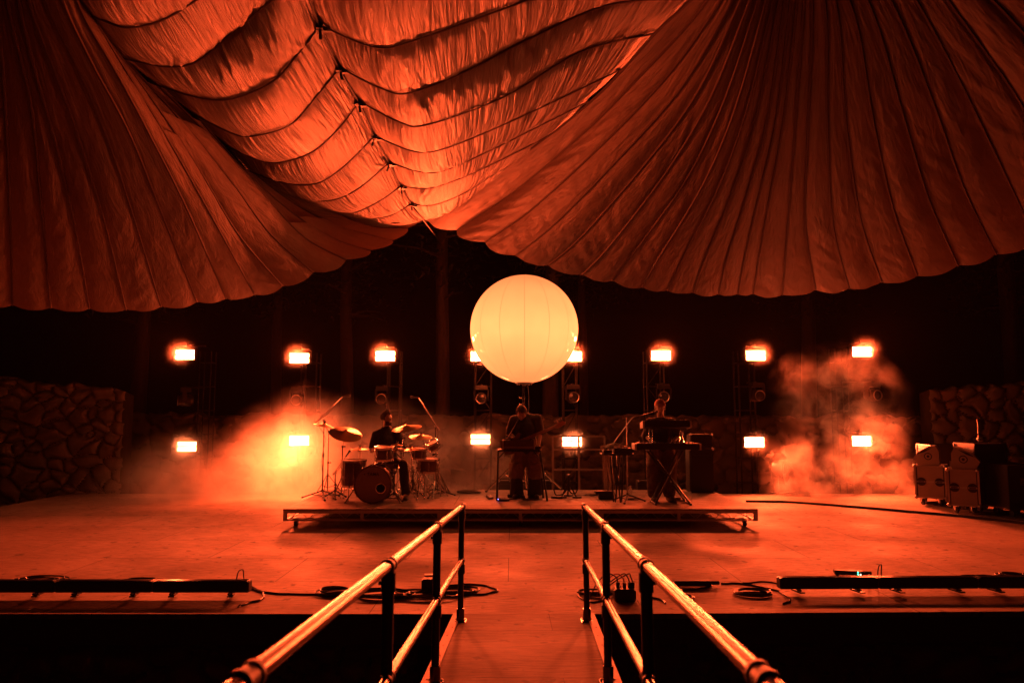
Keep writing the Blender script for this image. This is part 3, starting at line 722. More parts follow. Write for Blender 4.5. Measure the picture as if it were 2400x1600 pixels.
# ---------------------------------------------------------------- haze and smoke
def volume(name, x0, x1, y0, y1, z0, z1, m):
    o = MB().box(((x0 + x1) / 2, (y0 + y1) / 2, (z0 + z1) / 2), (x1 - x0, y1 - y0, z1 - z0)).build(name, m, smooth=False); tag(o, kind='stuff'); return o
def vol_mat(name, dens, aniso, colr=(1, .95, .9)):
    m = bpy.data.materials.new(name); m.use_nodes = True; n = m.node_tree.nodes; l = m.node_tree.links
    n.remove(n['Principled BSDF']); v = n.new('ShaderNodeVolumePrincipled'); v.inputs['Color'].default_value = (*colr, 1); v.inputs['Anisotropy'].default_value = aniso
    v.inputs['Density'].default_value = dens; l.new(v.outputs[0], n['Material Output'].inputs['Volume']); return m, n, l, v
HZ = vol_mat('haze_air', HAZE_D, .5)[0]
hz = volume('haze', -16, 16, -3, 30, -2.8, 14.2, HZ)
def smoke(name, label, blobs, box, dens, seed, nscale=1.25, aniso=.35, lo=.42, hi=.62, step=None):
    m, n, l, v = vol_mat(name + '_volume', 0, aniso)
    tc = n.new('ShaderNodeTexCoord'); geo = tc.outputs['Object']
    def M(op, a, b_=None, clamp=False):
        q = n.new('ShaderNodeMath'); q.operation = op; q.use_clamp = clamp
        for i_, x in enumerate((a, b_)):
            if x is None: continue
            if isinstance(x, (int, float)): q.inputs[i_].default_value = x
            else: l.new(x, q.inputs[i_])
        return q.outputs[0]
    tot = None
    nz0 = n.new('ShaderNodeTexNoise'); nz0.inputs['Scale'].default_value = .9; nz0.inputs['Detail'].default_value = 2; l.new(geo, nz0.inputs['Vector'])
    wv = n.new('ShaderNodeVectorMath'); wv.operation = 'MULTIPLY_ADD'; l.new(nz0.outputs['Color'], wv.inputs[0]); wv.inputs[1].default_value = (.5, .5, .5)
    sb = n.new('ShaderNodeVectorMath'); sb.operation = 'ADD'; l.new(geo, sb.inputs[0]); sb.inputs[1].default_value = (-.25, -.25, -.25); l.new(sb.outputs[0], wv.inputs[2])
    for (c, r, a) in blobs:
        s1 = n.new('ShaderNodeVectorMath'); s1.operation = 'SUBTRACT'; l.new(wv.outputs[0], s1.inputs[0]); s1.inputs[1].default_value = c
        s2 = n.new('ShaderNodeVectorMath'); s2.operation = 'DIVIDE'; l.new(s1.outputs[0], s2.inputs[0]); s2.inputs[1].default_value = r
        s3 = n.new('ShaderNodeVectorMath'); s3.operation = 'LENGTH'; l.new(s2.outputs[0], s3.inputs[0])
        q = n.new('ShaderNodeMapRange'); q.interpolation_type = 'SMOOTHSTEP'; q.inputs[1].default_value = 1.25; q.inputs[2].default_value = .0; q.inputs[3].default_value = 0; q.inputs[4].default_value = a; l.new(s3.outputs['Value'], q.inputs[0])
        tot = q.outputs[0] if tot is None else M('MAXIMUM', tot, q.outputs[0])
    nz = n.new('ShaderNodeTexNoise'); nz.inputs['Scale'].default_value = nscale; nz.inputs['Detail'].default_value = 7; nz.inputs['Roughness'].default_value = .68; nz.inputs['Distortion'].default_value = .35
    mp = n.new('ShaderNodeMapping'); mp.inputs['Location'].default_value = (seed * 3.1, seed, 0); l.new(geo, mp.inputs['Vector']); l.new(mp.outputs[0], nz.inputs['Vector'])
    q = n.new('ShaderNodeMapRange'); q.interpolation_type = 'SMOOTHSTEP'; q.inputs[1].default_value = lo; q.inputs[2].default_value = hi; l.new(nz.outputs[0], q.inputs[0])
    dn = M('MULTIPLY', M('MULTIPLY', tot, q.outputs[0]), dens)
    l.new(dn, v.inputs['Density'])
    o = volume(name, *box, m); o['label'] = label; o['category'] = 'smoke'; return o
# ---------------------------------------------------------------- riser
ZR0 = .281
RX0, RX1, RY0, RY1 = -3.53, 3.79, 11.3, 14.02
rz = thing('stage_riser', ((RX0 + RX1) / 2, 12.6, 0), 'low wheeled riser of three joined decks carrying the band', 'riser')
W3 = (RX1 - RX0) / 3
for k in range(3):
    x0 = RX0 + k * W3; m = MB(); m.box((x0 + W3 / 2, (RY0 + RY1) / 2, ZR0 - .010), (W3 - .004, RY1 - RY0, .02)); m.build('deck', M_RISERW, rz, smooth=False)
    m = MB(); xc = x0 + W3 / 2
    for y in (RY0 + .03, RY1 - .03):
        m.box((xc, y, ZR0 - .045), (W3 - .006, .04, .048)); m.box((xc, y, .106), (W3 - .006, .03, .020))
        for xx, ww in ((x0 + .033, .058), (xc, .05), (x0 + W3 - .033, .058)): m.box((xx, y - .002, .168), (ww, .038, .145))
    for xx in (x0 + .03, x0 + W3 - .03):
        m.box((xx, (RY0 + RY1) / 2, ZR0 - .045), (.04, RY1 - RY0 - .1, .046)); m.box((xx, (RY0 + RY1) / 2, .106), (.03, RY1 - RY0 - .1, .018))
    m.build('frame', M_ALU, rz, smooth=False)
    m = MB()
    for y in (RY0 + .11, RY1 - .11):
        n_ = 16; zz = (.118, .232)
        pts = [V(x0 + .08 + (W3 - .16) * i / n_, y, zz[i % 2]) for i in range(n_ + 1)]
        m.tube(pts, .006, 6); m.cyl((x0 + .06, y, zz[0]), (x0 + W3 - .06, y, zz[0]), .009, n=6); m.cyl((x0 + .06, y, zz[1]), (x0 + W3 - .06, y, zz[1]), .009, n=6)
    m.build('lattice', M_ALU, rz)
    for xx in ((x0 + .17, x0 + W3 - .17) if k != 1 else (xc,)):
        for yy in (RY0 + .14, RY1 - .16):
            m = MB(); m.cyl((xx - .02, yy, .055), (xx + .02, yy, .055), .053, n=18); ca = m.build('castor_wheel', M_RUBBER, rz)
            m = MB(); m.box((xx, yy, .118), (.09, .09, .012)); m.box((xx - .028, yy + .01, .085), (.006, .05, .07)); m.box((xx + .028, yy + .01, .085), (.006, .05, .07)); m.cyl((xx - .034, yy, .055), (xx + .034, yy, .055), .009, n=8)
            m.build('castor_fork', M_STEEL, ca)

def ong(px, py): return G(px, py, ZR0)
# ---------------------------------------------------------------- stands, drums, cymbals
def tripod(m, base, r=.32, n=3, a0=.5, zc=.20, rod=.009, feet=True):
    hub = base + V(0, 0, zc)
    for k in range(n):
        a = a0 + 2 * PI * k / n; f = base + V(math.cos(a) * r, math.sin(a) * r, .016)
        m.cyl(hub + V(math.cos(a) * .02, math.sin(a) * .02, 0), f, rod, n=6)
        m.cyl(base + V(0, 0, zc * .35), hub.lerp(f, .55), rod * .6, n=5)
        if feet: m.ball(f, (.022, .022, .016), 8, 5)
    m.cyl(hub - V(0, 0, .02), hub + V(0, 0, .03), .020, n=10)
def mic(m, at, d, L=.11, r=.015):
    d = Vector(d).normalized(); m.tube([at, at + d * L], [r * .75, r], 10); m.ball(at + d * (L + .015), r * 1.45, 10, 8)
def mic_stand(base, top_z, boom_a, boom_b, label, micdir=None, flat=False, group=None, a0=.5, tr=.30):
    t = thing('microphone_stand', base, label, 'microphone stand', group)
    m = MB(); m.cyl(base + V(0, 0, .1), V(base.x, base.y, base.z + (top_z - base.z) * .55), .0125, n=8); m.cyl(V(base.x, base.y, base.z + (top_z - base.z) * .5), V(base.x, base.y, top_z), .009, n=8)
    m.cyl(V(base.x, base.y, base.z + (top_z - base.z) * .53), V(base.x, base.y, base.z + (top_z - base.z) * .58), .018, n=10)
    m.build('pole', M_BLACKM, t)
    m = MB(); tripod(m, base, tr, a0=a0, zc=.13, rod=.011); m.build('tripod_base', M_BLACKM, t)
    if boom_a is not None:
        m = MB(); m.cyl(boom_a, boom_b, .008, n=8); p = V(base.x, base.y, top_z); m.ball(p, .024, 10, 6); m.cyl(boom_a.lerp(boom_b, .0), boom_a.lerp(boom_b, .09), .016, n=8)
        m.cyl(boom_a.lerp(boom_b, .35), boom_a.lerp(boom_b, .95), .0095, n=8)
        m.build('boom_arm', M_STEEL, t)
        m = MB(); d = Vector(micdir) if micdir else (boom_b - boom_a); mic(m, boom_b, d); m.build('microphone', M_BLACK, t)
        m = MB(); m.tube(spline([boom_b, boom_b.lerp(boom_a, .5) - V(0, 0, .05), boom_b.lerp(boom_a, .9) - V(0, 0, .04), V(base.x + .03, base.y - .02, top_z - .3), V(base.x - .025, base.y, (top_z + base.z) / 2), V(base.x + .02, base.y, base.z + .25), V(base.x + .12, base.y - .1, base.z + .01)], 5), .004, 5); m.build('cable', M_CABLE, t)
    return t
M_SHELL = mat('drum_shell_lacquer', (.18, .10, .065), .25, 0, .2, 5)
M_HEAD = mat('drum_head', (.62, .56, .5), .6, 0, .12, 4)
M_HEADD = mat('front_drum_head', (.36, .28, .24), .42, 0, .15, 3)
M_BRASS, n, l, b = nodes('cymbal_bronze'); b.inputs['Base Color'].default_value = (.72, .50, .26, 1); b.inputs['Metallic'].default_value = .85
tc = n.new('ShaderNodeTexCoord'); wv = n.new('ShaderNodeTexNoise'); wv.inputs['Scale'].default_value = 6; l.new(tc.outputs['Object'], wv.inputs['Vector'])
mr = n.new('ShaderNodeMapRange'); mr.inputs[3].default_value = .26; mr.inputs[4].default_value = .5; l.new(wv.outputs[0], mr.inputs[0]); l.new(mr.outputs[0], b.inputs['Roughness'])
gr_ = n.new('ShaderNodeTexWave'); gr_.wave_type = 'RINGS'; gr_.rings_direction = 'Z'; gr_.inputs['Scale'].default_value = 26; l.new(tc.outputs['Object'], gr_.inputs['Vector'])
bp = n.new('ShaderNodeBump'); bp.inputs['Strength'].default_value = .25; bp.inputs['Distance'].default_value = .003; l.new(gr_.outputs[0], bp.inputs['Height']); l.new(bp.outputs[0], b.inputs['Normal'])

def drum(name, c, axis, r, depth, label, lugs=8, parent=None, headm=None, legs=0):
    ax = Vector(axis).normalized(); t = parent or thing(name, V(c.x, c.y, ZR0), label, 'drum')
    m = MB(); m.lathe([(r * .98, -depth / 2), (r, -depth / 2 + .006), (r, depth / 2 - .006), (r * .98, depth / 2)], c, ax, 40); m.build('shell', M_SHELL, t)
    for s in (-1, 1):
        m = MB(); m.lathe([(0, s * (depth / 2 + .004)), (r * .99, s * (depth / 2 + .004)), (r * .99, s * (depth / 2 - .002))], c, ax, 40); m.build('drum_head', headm or M_HEAD, t)
        m = MB(); m.lathe([(r * 1.0, s * (depth / 2 + .012)), (r + .012, s * (depth / 2 + .014)), (r + .012, s * (depth / 2 - .02)), (r + .002, s * (depth / 2 - .022))], c, ax, 40); m.build('hoop', M_CHROME, t)
    q = ax.orthogonal().normalized(); w_ = ax.cross(q)
    for k in range(lugs):
        m = MB(); a = 2 * PI * k / lugs + .2; e = q * math.cos(a) + w_ * math.sin(a)
        m.cyl(c + e * (r + .014) - ax * (depth / 2 + .004), c + e * (r + .014) + ax * (depth / 2 + .004), .0035, n=6)
        for s in (-1, 1): m.ball(c + e * (r + .010) + ax * s * depth * .22, (.012, .012, .016), 8, 5); m.cyl(c + e * (r + .014) + ax * s * (depth / 2 - .002), c + e * (r + .014) + ax * s * (depth / 2 + .018), .007, n=6)
        m.build('lug', M_CHROME, t)
    for k in range(legs):
        a = 2 * PI * k / legs + .4; e = V(math.cos(a), math.sin(a), 0) * (r + .02)
        m = MB(); lo_ = V(c.x + e.x * 1.15, c.y + e.y * 1.15, ZR0 + .01); m.tube([c + e + V(0, 0, depth * .2), c + e - V(0, 0, depth * .5), lo_], .007, 6); m.ball(lo_, .014, 8, 5); m.build('leg', M_CHROME, t)
    return t
def cymbal_mesh(m, c, nrm, r):
    m.lathe([(0, .028 * r / .2), (.03, .026 * r / .2), (.05 * r / .2, .012 * r / .2), (.056 * r / .2, .008 * r / .2), (r * .7, -.006 * r / .2), (r, -.022 * r / .2), (r, -.0235 * r / .2), (r * .7, -.0085 * r / .2), (.05 * r / .2, .006 * r / .2), (0, .018 * r / .2)], c, nrm, 48)
def cymbal_stand(c, nrm, r, base, label, mid=None, plates=1, group=None):
    t = thing('cymbal_stand', base, label, 'cymbal', group); nrm = Vector(nrm).normalized()
    m = MB(); cymbal_mesh(m, c, nrm, r); m.build('cymbal', M_BRASS, t)
    if plates == 2: m = MB(); cymbal_mesh(m, c - nrm * .03, -nrm, r); m.build('cymbal', M_BRASS, t)
    m = MB(); m.cyl(c - nrm * .02, c + nrm * .055, .004, n=6); m.cyl(c + nrm * .035, c + nrm * .05, .014, n=8); m.cyl(c + nrm * .02, c + nrm * .03, .02, n=12); m.cyl(c - nrm * .02, c - nrm * .005, .014, n=8); m.box(c + nrm * .055, (.045, .01, .012)); m.build('wing_nut', M_CHROME, t)
    top = mid if mid is not None else c - nrm * .03
    m = MB(); zt = top.z; m.cyl(base + V(0, 0, .06), V(base.x, base.y, base.z + (zt - base.z) * .5), .0135, n=10); m.cyl(V(base.x, base.y, base.z + (zt - base.z) * .48), V(base.x, base.y, zt), .010, n=10)
    for f in (.5, 1.0): z = base.z + (zt - base.z) * f; m.cyl((base.x, base.y, z - .02), (base.x, base.y, z + .02), .019, n=10); m.box((base.x + .03, base.y, z), (.05, .012, .02))
    m.tube([V(base.x, base.y, zt), c - nrm * .015], .007, 8); m.build('pole', M_CHROME, t)
    m = MB(); tripod(m, base, .27, a0=random.uniform(0, 2), zc=.34, rod=.007); m.build('tripod_base', M_CHROME, t)
    return t
# bass drum
bc_ = V(P(873.5, 1132, 11.95).x, 11.95, ZR0 + .305); bd = thing('bass_drum', V(bc_.x, 12.15, ZR0), 'large bass drum facing the audience with maker\'s name on its head', 'drum')
ax_ = V(.05, -1, 0).normalized(); r_ = .295; dpt = .44; cc = bc_ - ax_ * dpt / 2
m = MB(); m.lathe([(r_, -dpt / 2), (r_, dpt / 2)], cc, ax_, 56); m.build('shell', M_SHELL, bd)
for s in (-1, 1):
    m = MB(); m.lathe([(r_ - .012, s * dpt / 2), (r_ - .010, s * (dpt / 2 + .022)), (r_ + .012, s * (dpt / 2 + .022)), (r_ + .012, s * (dpt / 2 - .022)), (r_, s * (dpt / 2 - .024))], cc, ax_, 56); m.build('hoop', M_SHELL if s > 0 else M_BLACK, bd)
ex = V(1, .05, 0).normalized(); ez = V(0, 0, 1); hc = P(892, 1144, 11.95); ho = V((hc.x - bc_.x), 0, hc.z - bc_.z)
m = MB(); N = 56; fc = cc + ax_ * (dpt / 2 + .006); vs = []; hr = .074
for k in range(N): a = 2 * PI * k / N; vs.append(fc + ex * (r_ - .006) * math.cos(a) + ez * (r_ - .006) * math.sin(a))
for k in range(N): a = 2 * PI * k / N; vs.append(fc + ex * (ho.x + hr * math.cos(a)) + ez * (ho.z + hr * math.sin(a)))
m.add(vs, [(k, (k + 1) % N, N + (k + 1) % N, N + k) for k in range(N)]); hd_ = m.build('front_head', M_HEADD, bd)
pc = fc + ex * ho.x + ez * ho.z
m = MB(); m.lathe([(hr - .006, .0), (hr - .004, .008), (hr + .010, .008), (hr + .012, .002)], pc, ax_, 36); m.build('port_ring', M_CHROME, hd_)
m = MB(); m.ball(pc - ax_ * .09 - ez * .045, (.16, .05, .07)); m.build('pillow', mat('black_felt', (.02, .018, .018), .95), bd)
m = MB(); m.lathe([(0, 0), (r_ - .01, 0)], cc - ax_ * (dpt / 2), ax_, 40); m.build('batter_head', M_HEAD, bd)
def text_mesh(name, s, size, o, exx, eyy, m_, parent, depth=.001, shear=0):
    cu = bpy.data.curves.new(name, 'FONT'); cu.body = s; cu.size = size; cu.align_x = 'CENTER'; cu.align_y = 'CENTER'; cu.extrude = depth; cu.offset = .0015; cu.shear = shear
    ob = bpy.data.objects.new(name + '_tmp', cu); col.objects.link(ob); bpy.context.view_layer.update()
    me = bpy.data.meshes.new_from_object(ob.evaluated_get(bpy.context.evaluated_depsgraph_get())); bpy.data.objects.remove(ob)
    nz = exx.cross(eyy); off = wloc(parent)
    for v in me.vertices: v.co = o + exx * v.co.x + eyy * v.co.y + nz * v.co.z - off
    me.materials.clear(); me.materials.append(m_); q = bpy.data.objects.new(name, me); col.objects.link(q); q.parent = parent; return q
text_mesh('maker_name', 'TAMA', .072, fc + ax_ * .003 + ez * .165 - ex * .0, ex, ez, M_BLACK, hd_, shear=.15)
m = MB(); star = [(.017 * (1 if k % 2 == 0 else .42) * math.sin(k * PI / 5), .017 * (1 if k % 2 == 0 else .42) * math.cos(k * PI / 5)) for k in range(10)]
m.prism(star, fc + ax_ * .002 + ez * .165 - ex * .135, ex, ez, .002); m.build('maker_star', M_BLACK, hd_, smooth=False)
for k in range(10):
    m = MB(); a = 2 * PI * k / 10 + .3; e = ex * math.cos(a) + ez * math.sin(a)
    m.cyl(cc + e * (r_ + .018) + ax_ * (dpt / 2 + .03), cc + e * (r_ + .018) - ax_ * (dpt / 2 + .02), .004, n=6); m.ball(cc + e * (r_ + .016) + ax_ * .1, (.014, .03, .014), 8, 5); m.ball(cc + e * (r_ + .016) - ax_ * .12, (.014, .03, .014), 8, 5); m.build('lug', M_CHROME, bd)
for s in (-1, 1):
    m = MB(); a = cc + ex * s * (r_ + .02) - ez * .08 + ax_ * .1; f = a + ex * s * .13 + ax_ * .1; f.z = ZR0 + .01; m.tube([a + ez * .06, a, f], .009, 8); m.ball(f, .016, 8, 5); m.build('spur', M_CHROME, bd)
# other drums
c = P(900, 1062, 12.2); drum('rack_tom', c, (0, -.12, 1), .148, .20, 'rack tom mounted above the bass drum in front of the drummer', 6)
m = MB(); m.tube([c + V(0, .02, -.1), c + V(0, .05, -.14), V(c.x + .02, c.y + .02, ZR0 + .6)], .012, 8); tt = [o for o in bpy.data.objects if o.name == 'rack_tom'][0]; m.build('mount_post', M_CHROME, tt)
c = P(903, 1093, 12.75); drum('snare_drum', c, (0, .05, 1), .178, .14, 'snare drum behind the bass drum, between the drummer\'s knees', 8)
m = MB(); tripod(m, V(c.x, c.y, ZR0), .24, zc=.24, a0=1.1); m.cyl((c.x, c.y, ZR0 + .2), (c.x, c.y, c.z - .08), .012); m.build('snare_stand', M_CHROME, bpy.data.objects['snare_drum'])
c = P(829, 1108, 12.45); drum('floor_tom', c, (0, -.03, 1), .20, .42, 'tall floor tom left of the bass drum', 8, legs=3)
c = P(1003, 1090, 12.75); drum('floor_tom', c, (.03, -.04, 1), .19, .22, 'shallow drum on legs at the right end of the kit', 8, legs=3)
c = P(983, 1062, 12.55); drum('side_tom', c, (.1, -.1, 1), .115, .17, 'small tom beside the right crash cymbals', 6)
m = MB(); m.tube([c - V(0, 0, .08), V(c.x, c.y + .05, c.z - .15), V(c.x, c.y + .05, ZR0 + .2)], .011, 8); tripod(m, V(c.x, c.y + .05, ZR0), .25, zc=.3); m.build('stand', M_CHROME, bpy.data.objects['side_tom'])
c = P(1016, 1044, 12.7); drum('timbale', c, (-.45, -.35, 1), .10, .12, 'small tilted timbale at the far right of the kit', 6)
m = MB(); m.tube([c, V(c.x + .02, c.y + .08, c.z - .12), V(c.x + .02, c.y + .1, ZR0 + .2)], .010, 8); tripod(m, V(c.x + .02, c.y + .1, ZR0), .25, zc=.28); m.box(c + V(.02, .02, -.16), (.08, .03, .05)); m.cyl(c + V(-.04, 0, -.2), c + V(.08, 0, -.14), .008); m.build('stand', M_CHROME, bpy.data.objects['timbale'])
# cymbals
cymbal_stand(P(811, 1013, 12.0), (.26, -.42, 1), .272, ong(800, 1166), 'big tilted crash cymbal at the left of the kit', mid=P(800, 1046, ong(800, 1166).y))
cymbal_stand(P(760, 995, 12.5), (.2, -.03, 1), .19, ong(767, 1158), 'thin cymbal seen edge-on beside the left overhead microphone stand', mid=P(766, 1010, ong(767, 1158).y))
cymbal_stand(P(843, 1051, 12.85), (0, -.06, 1), .16, ong(842, 1150), 'pair of hi-hat cymbals between the left crash and the drummer', plates=2)
cymbal_stand(P(953, 1000, 12.3), (-.12, -.20, 1), .255, ong(940, 1165), 'large crash cymbal beside the drummer\'s shoulder', mid=P(942, 1026, ong(940, 1165).y))
cymbal_stand(P(986, 1021, 12.55), (.06, -.20, 1), .20, ong(993, 1156), 'smaller crash cymbal at the right of the kit', mid=P(990, 1040, ong(993, 1156).y))
cymbal_stand(P(930, 1041, 12.5), (.02, -.05, 1), .11, ong(944, 1160), 'small bright splash cymbal just right of the rack tom')
cymbal_stand(P(962, 1051, 12.45), (-.02, -.06, 1), .165, ong(963, 1160), 'low flat cymbal over the drums right of the drummer')
# microphone stands round the kit
bs = ong(755, 1168); mic_stand(bs, P(755, 985, bs.y).z, P(739, 991, bs.y), P(803, 930, bs.y - .1), 'tall overhead microphone stand at the left end of the drum kit', micdir=(1, -.2, .12), a0=.9, tr=.36)
bs = ong(1019, 1163); mic_stand(bs, P(1019, 998, bs.y).z, P(1030, 1008, bs.y), P(981, 932, bs.y - .1), 'tall overhead microphone stand at the right end of the drum kit', micdir=(-1, -.2, .1), a0=.3, tr=.36)
bs = ong(923.5, 1174); mic_stand(bs, P(923, 1103, bs.y).z, P(935, 1094, bs.y + .05), P(902, 1135, bs.y + .1), 'short boom stand aiming into the bass drum', a0=1.4, tr=.2)
bs = ong(967, 1163); mic_stand(bs, P(967, 1092, bs.y).z, P(985, 1112, bs.y), P(940, 1072, bs.y + .1), 'short boom stand among the drums right of the drummer', a0=.2, tr=.2)
bs = ong(785, 1168); mic_stand(bs, P(785, 1108, bs.y).z, P(780, 1112, bs.y), P(810, 1070, bs.y + .2), 'low boom stand beside the tall floor tom', a0=.8, tr=.22)
# hardware case / cables at the right end of the kit
def cable_bunch(name, label, starts, ends, n, sag, r=.005, seed=1, cat='cables', m_=None):
    rs = random.Random(seed); m = MB()
    for k in range(n):
        a = Vector(starts[0]).lerp(Vector(starts[1]), rs.random()) + V(rs.uniform(-.03, .03), rs.uniform(-.05, .05), 0); b_ = Vector(ends[0]).lerp(Vector(ends[1]), rs.random()) + V(rs.uniform(-.04, .04), rs.uniform(-.06, .06), 0)
        mid = a.lerp(b_, .5) + V(rs.uniform(-.06, .06), rs.uniform(-.04, .04), -sag * rs.uniform(.3, 1)); m.tube(spline([a, mid, b_], 8), r * rs.uniform(.7, 1.2), 5)
    o = m.build(name, m_ or M_CABLE); return tag(o, label, cat)
cable_bunch('cable_bundle', 'fan of loose cables falling from the right end of the drum kit to the riser', (P(1015, 1075, 12.8), P(1025, 1110, 12.8)), (ong(1022, 1158), ong(1056, 1153)), 26, .05, .0055, 4, m_=mat('glossy_cable', (.42, .38, .34), .22, .6))
cable_bunch('cable_bundle', 'tangle of cables under the right drums behind the stands', (P(955, 1100, 12.9), P(1012, 1095, 12.9)), (ong(940, 1160), ong(1015, 1160)), 20, .1, .0045, 9, m_=bpy.data.materials['glossy_cable'])
# coil helper
def coil(name, c, r, n, label, seed=0, cr=.006, flat=.5, tail=None, m_=None, messy=.25, parent_loc=None):
    rs = random.Random(seed); pts = []; T = n * 14
    for i in range(T + 1):
        a = 2 * PI * i / 14; k = r * (1 + messy * noise.noise(V(i * .13, seed, 0))) * (.72 + .28 * noise.noise(V(seed, i * .05, 3)) + .25)
        pts.append(Vector(c) + V(math.cos(a) * k + .05 * messy * math.sin(i * .11 + seed), math.sin(a) * k * flat + .05 * messy * math.cos(i * .07), .006 + .035 * abs(noise.noise(V(i * .09, seed + 4, 1))) + .004 * (i / 14)))
    if tail: pts += [Vector(p) for p in tail]
    m = MB().tube(pts if not tail else pts[:T] + spline([pts[T]] + [Vector(p) for p in tail], 8), cr, 6)
    o = m.build(name, m_ or M_CABLE); return tag(o, label, 'cable')
c = ong(1100, 1156); coil('cable_coil', c, .20, 6, 'messy coil of cable on the riser right of the drum kit', 3, .005, .6, messy=.9)
# ---------------------------------------------------------------- musicians
def limb(m, a, b, ra, rb, n=14):
    a, b = Vector(a), Vector(b); d = (b - a); L = d.length; d.normalize(); pts = []; rr = []
    for k in range(5): t = k / 4 * PI / 2; pts.append(a - d * ra * math.cos(t)); rr.append(max(.0005, ra * math.sin(t)))
    for k in range(5): t = k / 4 * PI / 2; pts.append(b + d * rb * math.sin(t)); rr.append(max(.0005, rb * math.cos(t)))
    m.tube(pts, rr, n)
def chain(m, pts, rr):
    for i in range(len(pts) - 1): limb(m, pts[i], pts[i + 1], rr[i], rr[i + 1])
def remesh(m, name, mt, parent, voxel=.008, smooth=3, disp=0.0, dscale=9, stretch=(1, 1, .35)):
    o = m.build(name + '_tmp', mt); o.modifiers.new('r', 'REMESH').mode = 'VOXEL'; o.modifiers['r'].voxel_size = voxel
    s = o.modifiers.new('s', 'SMOOTH'); s.iterations = smooth; s.factor = .6
    bpy.context.view_layer.update(); me = bpy.data.meshes.new_from_object(o.evaluated_get(bpy.context.evaluated_depsgraph_get())); bpy.data.objects.remove(o)
    if disp:
        nn = [v.normal.copy() for v in me.vertices]
        for v, q in zip(me.vertices, nn): v.co += q * disp * (noise.noise(V(v.co.x * dscale * stretch[0], v.co.y * dscale * stretch[1], v.co.z * dscale * stretch[2])) + .5 * noise.noise(V(v.co.x * dscale * 2.3, v.co.y * dscale * 2.3, v.co.z * dscale * 2.3)))
    off = wloc(parent)
    for v in me.vertices: v.co -= off
    me.name = name; me.polygons.foreach_set('use_smooth', [True] * len(me.polygons)); me.materials.clear(); me.materials.append(mt)
    q = bpy.data.objects.new(name, me); col.objects.link(q); q.parent = parent; return q
def basis(fwd, up=(0, 0, 1)):
    f = Vector(fwd).normalized(); r = f.cross(Vector(up)).normalized(); u = r.cross(f).normalized(); return r, f, u
def head(m, c, fwd, up=(0, 0, 1), k=1.0):
    r, f, u = basis(fwd, up); 
    def at(x, y, z): return Vector(c) + (r * x + f * y + u * z) * k
    def ell(p, rx, ry, rz):
        b0 = len(m.v); m.ball((0, 0, 0), (rx * k, ry * k, rz * k), 18, 12)
        for i in range(b0, len(m.v)): v = m.v[i]; m.v[i] = p + r * v.x + f * v.y + u * v.z
    ell(at(0, -.012, .035), .077, .095, .085); ell(at(0, .010, -.03), .064, .074, .085); ell(at(0, .045, -.085), .036, .036, .030)
    limb(m, at(0, .088, .012), at(0, .110, -.018), .010 * k, .015 * k); limb(m, at(-.04, .074, .030), at(.04, .074, .030), .013 * k, .013 * k)   # nose, brow
    limb(m, at(-.020, .080, -.052), at(.020, .080, -.052), .009 * k, .009 * k); limb(m, at(-.017, .077, -.066), at(.017, .077, -.066), .009 * k, .009 * k)
    for s in (-1, 1): ell(at(s * .078, -.01, -.005), .012, .022, .033); ell(at(s * .03, .070, .006), .013, .012, .010)
    return at, ell
def hand(m, w_, d, palm_n, curl=.6, side=1):
    """wrist point, direction of the palm, palm normal (down side), curl 0..1, thumb side"""
    d = Vector(d).normalized(); nn = Vector(palm_n).normalized(); s = d.cross(nn).normalized() * side; w_ = Vector(w_)
    for q in (-.5, 0, .5): limb(m, w_ + s * q * .03 + d * .01, w_ + s * q * .055 + d * .075, .016, .014)
    for k, (q, L) in enumerate(((-1.5, .062), (-.5, .074), (.5, .078), (1.5, .070))):
        p = w_ + s * q * .020 + d * .085; a = 0
        dd = d
        for j in range(3):
            a += curl * (.55 + .1 * k); dd = (d * math.cos(a) + nn * math.sin(a)).normalized(); p2 = p + dd * L * (.42, .32, .26)[j]; limb(m, p, p2, .0095 - .001 * j, .0088 - .001 * j); p = p2
    p = w_ + s * .026 + d * .025; q2 = p + (s * .7 + d * .7 + nn * .3).normalized() * .042; limb(m, p, q2, .013, .011); limb(m, q2, q2 + (d * .8 + nn * .5 + s * .15).normalized() * .034, .011, .009)
M_SKIN = mat('skin', (.42, .27, .20), .5, 0, .12, 20, .1, 120)
M_SHIRT = mat('dark_shirt_cotton', (.035, .03, .03), .85, 0, .3, 14, .35, 70)
M_TROUS = mat('dark_trousers', (.05, .042, .038), .85, 0, .3, 12, .35, 60)
M_HAIR = mat('brown_hair', (.07, .04, .025), .55, 0, .5, 60, .7, 160)
M_SHORT = mat('tan_shorts_cotton', (.26, .19, .14), .85, 0, .2, 12, .3, 60)
M_SHOE = mat('shoe_leather', (.10, .08, .07), .5, 0, .3, 20)
M_CAP = mat('rust_cap_cotton', (.40, .14, .10), .8, 0, .2, 20, .3, 90)
def clump_hair(m, at, u0, n=220, R_=(.084, .102, .094), zmin=.0, L=.018, seed=1, back=True):
    rs = random.Random(seed)
    for k in range(n):
        a = rs.uniform(0, 2 * PI); z = rs.uniform(-.5, 1); q = math.sqrt(max(0, 1 - z * z)); x, y = q * math.cos(a), q * math.sin(a)
        if y > .25 and z < .55: continue
        p = at(x * R_[0], -.012 + y * R_[1], .035 + z * R_[2]); e = at(x * (R_[0] + L), -.012 + y * (R_[1] + L), .035 + z * (R_[2] + L) + rs.uniform(-.01, .008)); m.tube([p, e], [.014, .006], 5)

